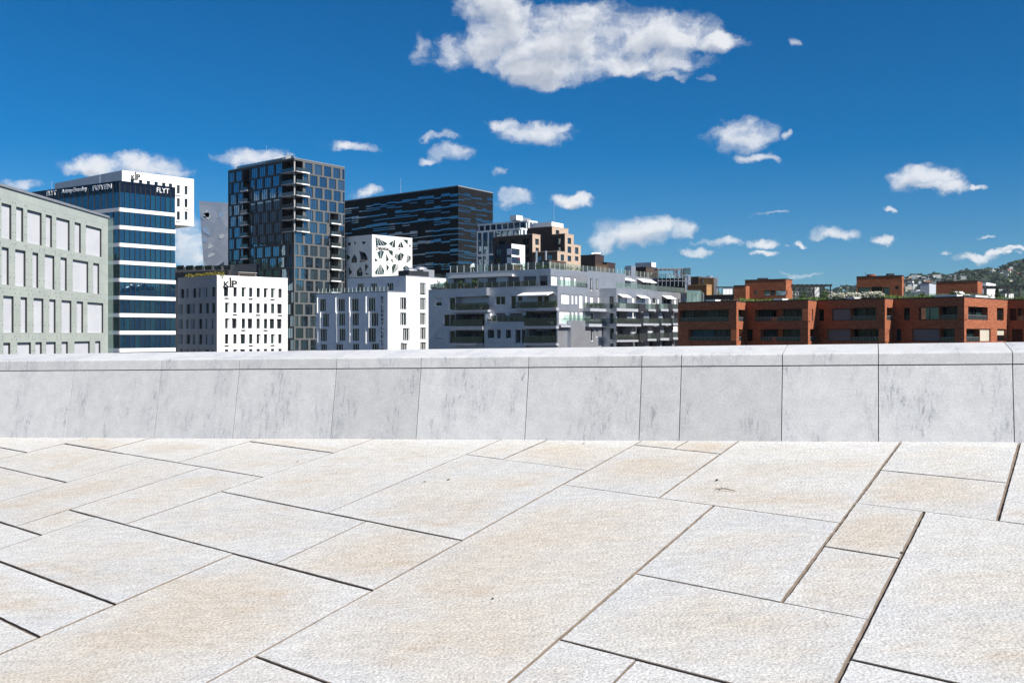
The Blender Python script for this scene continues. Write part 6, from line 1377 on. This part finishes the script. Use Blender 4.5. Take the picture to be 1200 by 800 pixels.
# tan and dark brown brick block, stepped
Bt, tt = blk(647, 268, 666, 618, 265.8, 'apartment_tower', 'stepped tan and dark brown brick block with tall windows and a white roof box', 'apartment block', M_BRICKT, M_BRICKD, [e8(750, 228, 788, 274)], [], gl=GL_GREEN)
mb = MB(); Bt.R.box(mb, 0.1, Bt.R.s(657.5), Bt.z1 + .21, Bt.z1 + 1.4, -6, -.2); Bt.L.box(mb, .5, Bt.wl - .5, Bt.z1 + .21, Bt.z1 + 1.35, -6, -.3); mb.build('roof_plant_room', M_WHITE, tt)
mb = MB(); p = Bt.L.p(.8, Bt.z1, -2); mb.tube(p, p + Vector((0, 0, 6.5)), .06, 5, r2=.03); mb.build('roof_mast', M_STEEL, tt)
blk(662, 258, 672.3, 646.8, 274.3, '', '', '', M_BRICKT, M_BRICKD, [e8(878, 312, 917, 378), e8(878, 405, 917, 475), e8(878, 505, 917, 565)], [e8(740, 312, 803, 382), e8(742, 410, 803, 455)], parent=tt)
blk(672, 262.4, 680.7, 660, 287.2, '', '', '', M_BRICKT, M_BRICKD, [e8(958, 415, 995, 485), e8(958, 512, 995, 560)], [], parent=tt)
blk(653.2, 250, 663, 624, 294.8, '', '', '', M_BRICKT, M_BRICKD, [e8(803, 492, 840, 562)], [e8(658, 495, 705, 565), e8(550, 510, 590, 570)], parent=tt, vpl=-1300)
blk(624, 255, 633.2, 578, 274.8, '', '', '', M_BRICKT, M_BRICKD, [e8(528, 322, 568, 388), e8(532, 418, 568, 470)], [e8(395, 320, 455, 388), e8(268, 332, 325, 375), e8(137, 342, 197, 385), e8(418, 415, 460, 488), e8(418, 515, 460, 572)], parent=tt)
for u in (628.7, 639.8):
    mb = MB(); p = q(pt(u, 248), zat(308, 248)); mb.tube(p, q(p.xy, zat(294, 248)), .25, 8); mb.build('flue_pipe', M_STEEL, tt)
# white framed house with loggias
Bw = Block(599.5, 228, 615.2, 580, 285.6, 1500, -900); tw = Bw.root('apartment_house', 'small white framed house with two stacked loggias in front of the dark brick block', 'apartment house')
hw = [Bw.R.rpx(*e8(222 + 53, 428, 360, 497)) + (2.5,), Bw.R.rpx(*e8(222 + 53, 520, 368, 590)) + (2.5,)]; hw = [(0.02,) + h[1:] for h in hw]
hwl = [Bw.L.rpx(*e8(222, 428, 272, 497)) + (2.5,), Bw.L.rpx(*e8(222, 520, 272, 590)) + (2.5,), Bw.L.rpx(*e8(95, 430, 155, 497)), Bw.L.rpx(*e8(95, 525, 155, 590))]
mb = MB(); Bw.shell(mb, hw, hwl, 0, .3, 2, 1); mb.build('wall', [M_WHITE, plain('dark_blue_cladding', (.018, .03, .055), .4, .15), M_ROOF], tw)
for h in hw: window(tw, Bw.R, h, -2.4, GL_DARK, M_DARK, 2, 0, .1); mb = MB(); Bw.R.box(mb, h[0] + .1, h[1] - .05, h[2] + .02, h[2] + .95, -.1, -.06); mb.build('railing', CLRD, tw)
for h in hwl[2:]: window(tw, Bw.L, h, -.25, GL_DARK, M_DARK, 1, 0, .1)
mb = MB(); Bw.R.box(mb, .5, Bw.wr - 1.5, hw[1][2] + 1.0, hw[1][2] + 1.35, -.5, -.12); mb.build('planter_box', plain('dark_red_planter', (.12, .03, .03), .8, .2), tw)
# timber terrace structure left of the grey roof, low dark band
mb = MB(); f = Face(pt(600, 215), pt(570, 222) - pt(600, 215)); f.box(mb, 0, f.s(572), zat(316, 215), zat(309.5, 215), -3, 0); t = mb.build('roof_shed', M_TANK, None, f.p(0, zat(316, 215)), 'long dark timber roof shelter below the white framed house', 'shed')
# dark brown stair houses, white box, glass terrace
M_BRN = plain('dark_brown_cladding', (.045, .030, .028), .6, .15, 1)
Bd, td = blk(697.5, 222, 707.7, 680.5, 299.2, 'stair_house', 'tall dark brown roof stair house topped with silver ducts', 'building', M_BRN, M_BRN)
for a in (3, 6.5, 12, 13.5): 
    p = Bd.L.p(min(a * .35, Bd.wl - 1), Bd.z1 + .2, -1.5 - a * .2); mb = MB(); mb.tube(p + Vector((-.5, 0, .35)), p + Vector((.9, .2, .35)), .35, 8); mb.tube(p, p + Vector((0, 0, .3)), .2, 8); mb.build('roof_duct', M_STEEL, td)
blk(711, 224, 721, 700, 308.2, 'stair_house', 'lower dark brown roof block right of the ducted stair house', 'building', M_BRN, M_BRN)
blk(757, 226, 772, 732, 313.5, 'stair_house', 'long dark brown roof block carrying a white plant box', 'building', M_BRICKD, M_BRN)
blk(763.5, 229, 768.6, 744.5, 307.2, 'roof_plant', 'white rooftop plant box on the long dark brown block', 'plant box', M_WHITE, M_WB, zb=zat(313.5, 229) + .2, rim=False)
# steel and glass roof terrace frame
yT = 205; z0_, z1_ = zat(330, yT), zat(314.3, yT); t = thing('roof_terrace_frame', 'steel and glass roof terrace frame with white screens at the right end of the grey block', 'terrace', q(pt(790, yT), z0_))
xa, xb = pt(771, yT).x, pt(809, yT).x
mb = MB(); mb.box(xa, xb, yT - .1, yT + 6, z1_ - .12, z1_); mb.build('roof', M_ZINC, t)
for z in (z1_ - .3, (z0_ + z1_) / 2 + .1, z0_ + .1): mb = MB(); mb.box(xa, xb, yT - .16, yT - .103, z, z + .14); mb.build('beam', M_ZINC, t)
for i in range(9): mb = MB(); a = xa + (xb - xa) * i / 8; mb.box(a - .045, a + .045, yT - .3, yT - .165, z0_ - 1, z1_ + .02); mb.build('post', M_STEEL, t)
for u0, u1, v0, v1 in ((790, 795, 316.5, 322), (798, 806, 318, 324), (793, 797, 322, 326)): mb = MB(); mb.box(pt(u0, yT).x, pt(u1, yT).x, yT + 1.0, yT + 1.1, zat(v1, yT), zat(v0, yT)); mb.build('screen_panel', M_WHITE, t)
mb = MB(); mb.box(pt(801, yT).x, pt(809, yT).x, yT - .35, yT + 3, z1_ - 1.1, z1_ + .05); mb.build('glass_balustrade', CLRD, t)
mb = MB(); mb.box(pt(803, yT).x, pt(809.5, yT).x, yT + .2, yT + 5, z0_ - 3, zat(323, yT)); mb.build('wall', M_PANELG, t)
mb = MB(); mb.box(xa, pt(803, yT).x, yT + 3, yT + 5, z0_ - 3, z0_ + .9); mb.build('back_wall', M_DARK, t)
# ochre brick and dark boxes
blk(818.5, 212, 827, 809.5, 325.0, 'roof_house', 'dark brown roof box left of the ochre brick roof house', 'building', M_BRICKD, M_BRN)
Bo, to = blk(836.4, 208, 841.3, 818.5, 326.6, 'roof_house', 'ochre brick roof house with round silver duct and pipes', 'building', M_BRICKO, M_BRICKO, [], [(821.2, 327, 824, 332.5)])
p = Bo.L.p(Bo.wl * .55, Bo.z1 + .2, -2); mb = MB(); mb.tube(p, p + Vector((0, 0, .55)), .75, 14); mb.build('roof_duct', M_STEEL, to)
for k in range(3): p = Bo.R.p(.2 + k * .7, Bo.z1, .12); mb = MB(); mb.tube(p + Vector((0, 0, .3)), q(p.xy, zat(345, 205)), .12, 6); mb.build('drain_pipe', M_STEEL, to)
blk(828, 200, 834, 806, 334.2, 'roof_house', 'low ochre brick roof block in front of the ducted one', 'building', M_BRICKO, plain('ochre_brick_shaded', (.17, .085, .04), .9, .25, 1.5))  # left face: ochre brick darkened in the colour for its shaded side
mb = MB(); f = Face(pt(862, 176), pt(806, 182) - pt(862, 176)); f.box(mb, 0, f.s(818), zB - .1, zat(345.3, 178), -.3, 0); t = mb.build('garden_wall', plain('dark_slatted_timber', (.045, .042, .038), .7, .3, 2), None, f.p(0, zB), 'dark slatted terrace wall left of the plain brick annex', 'wall')
for i, (u0, u1) in enumerate(((847.5, 850.7), (851, 855), (855.4, 859.6))):
    mb = MB(); a, b_ = pt(u0, 186), pt(u1, 186); mb.box(a.x, b_.x, 186, 186.1, zB, zat(337.3, 186)); mb.build('sun_screen', M_CURT, None, (a.x, 186, zB), ['narrow white roof screen, the left of three beside the ochre house', 'white roof screen, middle of three beside the ochre house', 'white roof screen, the right of three next to the brick annex'][i], 'screen', 'white roof screens')
mb = MB(); mb.box(pt(841, 186).x, pt(860, 186).x, 185.8, 188, zat(336.6, 186), zat(335.8, 186))
for u in (842, 846, 859.5): a = pt(u, 186); mb.box(a.x - .06, a.x + .06, 185.9, 186.02, zB, zat(336.7, 186))
mb.build('roof_canopy', M_DARK, None, q(pt(850, 186), zB), 'thin dark roof canopy over the white screens', 'canopy')
p = q(pt(842.5, 183), zB); mb = MB(); leafball(mb, p + Vector((0, 0, 1.5)), .8, .8, 1.3, 160, .15, rr); mb.build('shrub', M_LEAFY, None, p, 'tall yellow green shrub beside the ochre brick roof house', 'shrub')
for i, (u, y, c_) in enumerate(((845, 168, M_FLOWER), (853, 167.5, M_RED), (861, 167, M_FLOWER), (838, 169, M_RED))):
    p = q(pt(u, y), zB + .05); mb = MB(); leafball(mb, p + Vector((0, 0, .25)), 1.0, .7, .28, 90, .10, rr); leafball(mb, p + Vector((0, 0, .32)), 1.0, .7, .28, 50, .08, rr, 1); mb.build('flowering_shrub', [M_LEAFD, plain('dusty_pink_flowers', (.36, .24, .22), .9, .2, 4)], None, p, ['dusty pink flower cushion, second from the left on the brick roof end', 'dusty pink flower cushion, third from the left on the brick roof end', 'dusty pink flower cushion nearest the plain brick annex', 'leftmost dusty pink flower cushion on the brick roof end'][i], 'shrub', 'pink flower cushions on the brick roof')
# glass winter garden between grey and brick roofs
yG = 171; t = thing('winter_garden', 'low pale green glass winter garden between the grey block and the brick roof', 'conservatory', q(pt(815, yG), 3)); xa, xb = pt(808.5, yG).x, pt(824.5, yG).x; zl_, zh_ = zat(357, yG), zat(343.5, yG)
mb = MB(); mb.box(xa, xb, yG, yG + .05, zl_, zh_); mb.build('glass_front', CLR, t); mb = MB(); mb.hexa([(xa, yG, zh_ + .003), (xb, yG, zh_ + .003), (xb, yG + 3, zh_ + .6), (xa, yG + 3, zh_ + .6)], [(xa, yG, zh_ + .06), (xb, yG, zh_ + .06), (xb, yG + 3, zh_ + .66), (xa, yG + 3, zh_ + .66)]); mb.build('glass_roof', CLR, t)
mb = MB(); mb.box(xa, xb, yG + 3, yG + 3.2, zl_, zh_ + .5); mb.build('back_wall', plain('pale_green_wall', (.36, .42, .39), .6, .1), t)
for i in range(5): mb = MB(); a = xa + (xb - xa) * i / 4; mb.box(a - .05, a + .05, yG - .08, yG - .003, zl_, zh_); mb.build('post', M_STEEL, t)
mb = MB(); mb.box(pt(840, 171).x, pt(858, 171).x, 171.5, 172, zB, zB + .01)

# ================================================================ hillside: houses and woods
rr = random.Random(77)
HW = [plain('white_house_wall', (.74, .74, .72), .8, .06), plain('cream_house_wall', (.62, .55, .42), .8, .06), plain('grey_house_wall', (.30, .32, .36), .8, .08), plain('brown_house_wall', (.20, .12, .09), .8, .1), plain('red_house_wall', (.30, .09, .06), .8, .1)]
HR = [plain('red_tile_roof', (.32, .11, .07), .85, .15), plain('dark_tile_roof', (.06, .06, .065), .8, .15), plain('light_metal_roof', (.45, .46, .48), .6, .1)]
KIND = ['white', 'cream', 'grey', 'brown', 'red']; RK = ['red tiled roof', 'dark roof', 'pale metal roof']
GL_FAR = glass('far_window_glass', [(.02, .03, .035), (.03, .04, .05)], 1.6, .05, .01)
def hill_house(a, r, w_, d_, h_, flat, km, kr, rz):
    z = hillz(a, r); c = Vector((r * math.sin(R(a)), r * math.cos(R(a)))); ux = Vector((math.cos(rz), math.sin(rz))); uy = Vector((-ux.y, ux.x))
    lab = '%s hillside house among the trees with %s' % (KIND[km], 'flat top' if flat else RK[kr])
    t = thing('hillside_house', lab, 'house', (c.x, c.y, z), 'far %s hillside houses with %s' % (KIND[km], 'flat top' if flat else RK[kr]))
    f = lambda x, y, zz: q(c + ux * x + uy * y, zz); mb = MB(); z0_, z1_ = z - 3, z + h_
    mb.hexa([f(-w_, -d_, z0_), f(w_, -d_, z0_), f(w_, d_, z0_), f(-w_, d_, z0_)], [f(-w_, -d_, z1_), f(w_, -d_, z1_), f(w_, d_, z1_), f(-w_, d_, z1_)])
    if not flat: mb.poly([f(-w_, -d_, z1_), f(-w_, d_, z1_), f(-w_, 0, z1_ + d_ * .7)]); mb.poly([f(w_, d_, z1_), f(w_, -d_, z1_), f(w_, 0, z1_ + d_ * .7)])
    fl = max(1, int(h_ / 3))
    for k in range(fl):
        for x in frange(-w_, w_, max(2, int(w_ / 1.6))): mb.poly([f(x - .7, -d_ - .04, z + k * 3 + .9), f(x + .7, -d_ - .04, z + k * 3 + .9), f(x + .7, -d_ - .04, z + k * 3 + 2.3), f(x - .7, -d_ - .04, z + k * 3 + 2.3)], 1)
    mb.build('wall', [HW[km], GL_FAR], t); mb = MB(); e = .5
    if flat: mb.hexa([f(-w_ - .2, -d_ - .2, z1_ + .01), f(w_ + .2, -d_ - .2, z1_ + .01), f(w_ + .2, d_ + .2, z1_ + .01), f(-w_ - .2, d_ + .2, z1_ + .01)], [f(-w_ - .2, -d_ - .2, z1_ + .4), f(w_ + .2, -d_ - .2, z1_ + .4), f(w_ + .2, d_ + .2, z1_ + .4), f(-w_ - .2, d_ + .2, z1_ + .4)])
    else:
        for sg in (-1, 1):
            b = [f(-w_ - e, sg * (d_ + e), z1_ - e * .7 + .05), f(w_ + e, sg * (d_ + e), z1_ - e * .7 + .05), f(w_ + e, 0, z1_ + d_ * .7 + .05), f(-w_ - e, 0, z1_ + d_ * .7 + .05)]
            mb.poly(b if sg < 0 else b[::-1]); mb.poly([p + Vector((0, 0, .35)) for p in b]); mb.poly([b[0], b[1], b[1] + Vector((0, 0, .35)), b[0] + Vector((0, 0, .35))])
    mb.build('roof', HR[kr], t)
spots = []
def free(a, r, m=1.0): return all(abs(a - b_) * 50 > 9 * m or abs(r - s_) > 45 * m for b_, s_ in spots)
def az_of(u): return math.degrees(math.atan2(u - CX, F))
tries = 0
while len(spots) < 290 and tries < 15000:
    tries += 1; u = rr.choice([rr.uniform(1055, 1130), rr.uniform(1055, 1290), rr.uniform(850, 1060)] if tries % 6 else [rr.uniform(850, 1010)]); a = az_of(u); r = rr.uniform(2050, 2960)
    e = math.degrees(math.atan2(hillz(a, r) + 4, r)); vv = HY - math.tan(R(e)) / math.cos(R(a)) * F
    dens = .55 + .45 * math.sin(u * .05 + r * .004) if u > 1055 else .5
    if rr.random() > dens or not free(a, r): continue
    spots.append((a, r)); big = rr.random() < .22
    km = rr.choices(range(5), (10, 4, 3, 2.5, 1.5))[0]
    if big: hill_house(a, r, rr.uniform(6, 11), 5, rr.uniform(6, 10), True, rr.choice((0, 0, 0, 2, 1)), 2, R(-a) + rr.uniform(-.4, .4))
    else: hill_house(a, r, rr.uniform(3, 5.2), rr.uniform(2.5, 4), rr.uniform(3.5, 6), rr.random() < .25, km, rr.choice((0, 0, 1, 1, 2)), R(-a) + rr.uniform(-.8, .8))
def tree_blob(mb, c, h_, w_, m):
    n = 26
    for _ in range(n):
        d = Vector((rr.gauss(0, 1), rr.gauss(0, 1), rr.gauss(0, 1))).normalized(); k = rr.random() ** .4; p = c + Vector((d.x * w_ * k, d.y * w_ * k, h_ * .55 + d.z * h_ * .45 * k)); s_ = w_ * rr.uniform(.35, .6)
        a = Vector((rr.gauss(0, 1), rr.gauss(0, 1), rr.gauss(0, .5))).normalized(); b = a.cross(d + Vector((.01, .02, .03))).normalized(); mb.poly([p - a * s_, p - b * s_ * .8, p + a * s_, p + b * s_ * .8], m)
mb = MB(); nT = 0
for i in range(8200):
    u = rr.uniform(780, 1320) if i < 5200 else rr.uniform(1320, 1900); a = az_of(u)
    r = rr.uniform(2000, 2985) if i % 3 else rr.uniform(2850, 2990)
    if not free(a, r, .42): continue
    z = hillz(a, r); c = Vector((r * math.sin(R(a)), r * math.cos(R(a)), z)); h_ = rr.uniform(5, 12) * (1.15 if rr.random() < .15 else 1)
    tree_blob(mb, c, h_, h_ * rr.uniform(.30, .55), rr.choice((0, 0, 1, 2))); nT += 1
mb.build('hillside_wood', [M_LEAFD, plain('mid_green_canopy', (.045, .075, .022), .9, .4, .05), plain('dark_spruce_canopy', (.022, .040, .020), .9, .4, .05)], None, (1000, 2400, 40), 'dense green trees covering the far hillside', 'trees', kind='stuff')

# ---------------------------------------------------------------- thin summer haze over the whole city
hz_m = bpy.data.materials.new('summer_haze'); hz_m.use_nodes = True; ht = hz_m.node_tree; ht.nodes.clear()
hv = ht.nodes.new('ShaderNodeVolumePrincipled'); hv.inputs['Color'].default_value = (.72, .86, 1, 1); hv.inputs['Density'].default_value = 0.000028
ho = ht.nodes.new('ShaderNodeOutputMaterial'); ht.links.new(hv.outputs[0], ho.inputs['Volume'])
mb = MB(); mb.box(-4600, 4600, -4600, 4600, -30, 330); mb.build('haze', hz_m, None, (0, 0, 150), 'thin pale summer haze lying over the city', 'haze', kind='stuff')

# a gull far off against the small cloud
p = q(pt(836, 420), zat(286.3, 420)); mb = MB()
for sg in (-1, 1):
    w0, w1, w2 = Vector((0, -.12, 0)), Vector((sg * .55, 0, .22)), Vector((sg * 1.1, -.25, .10))
    for a, b_, c0, c1 in ((w0, w1, .30, .26), (w1, w2, .26, .05)):
        quad = [p + a + Vector((0, -c0 / 2, 0)), p + b_ + Vector((0, -c1 / 2, 0)), p + b_ + Vector((0, c1 / 2, 0)), p + a + Vector((0, c0 / 2, 0))]
        mb.poly(quad); mb.poly([v + Vector((0, 0, -.03)) for v in quad[::-1]])
mb.tube(p + Vector((0, -.45, -.02)), p + Vector((0, .05, 0)), .05, 8, r2=.13); mb.tube(p + Vector((0, .05, 0)), p + Vector((0, .6, 0)), .13, 8, r2=.03)
mb.build('gull', plain('gull_feathers', (.22, .22, .24), .8, .2, 5), None, p, 'dark gull in flight against the small cloud right of centre', 'bird')
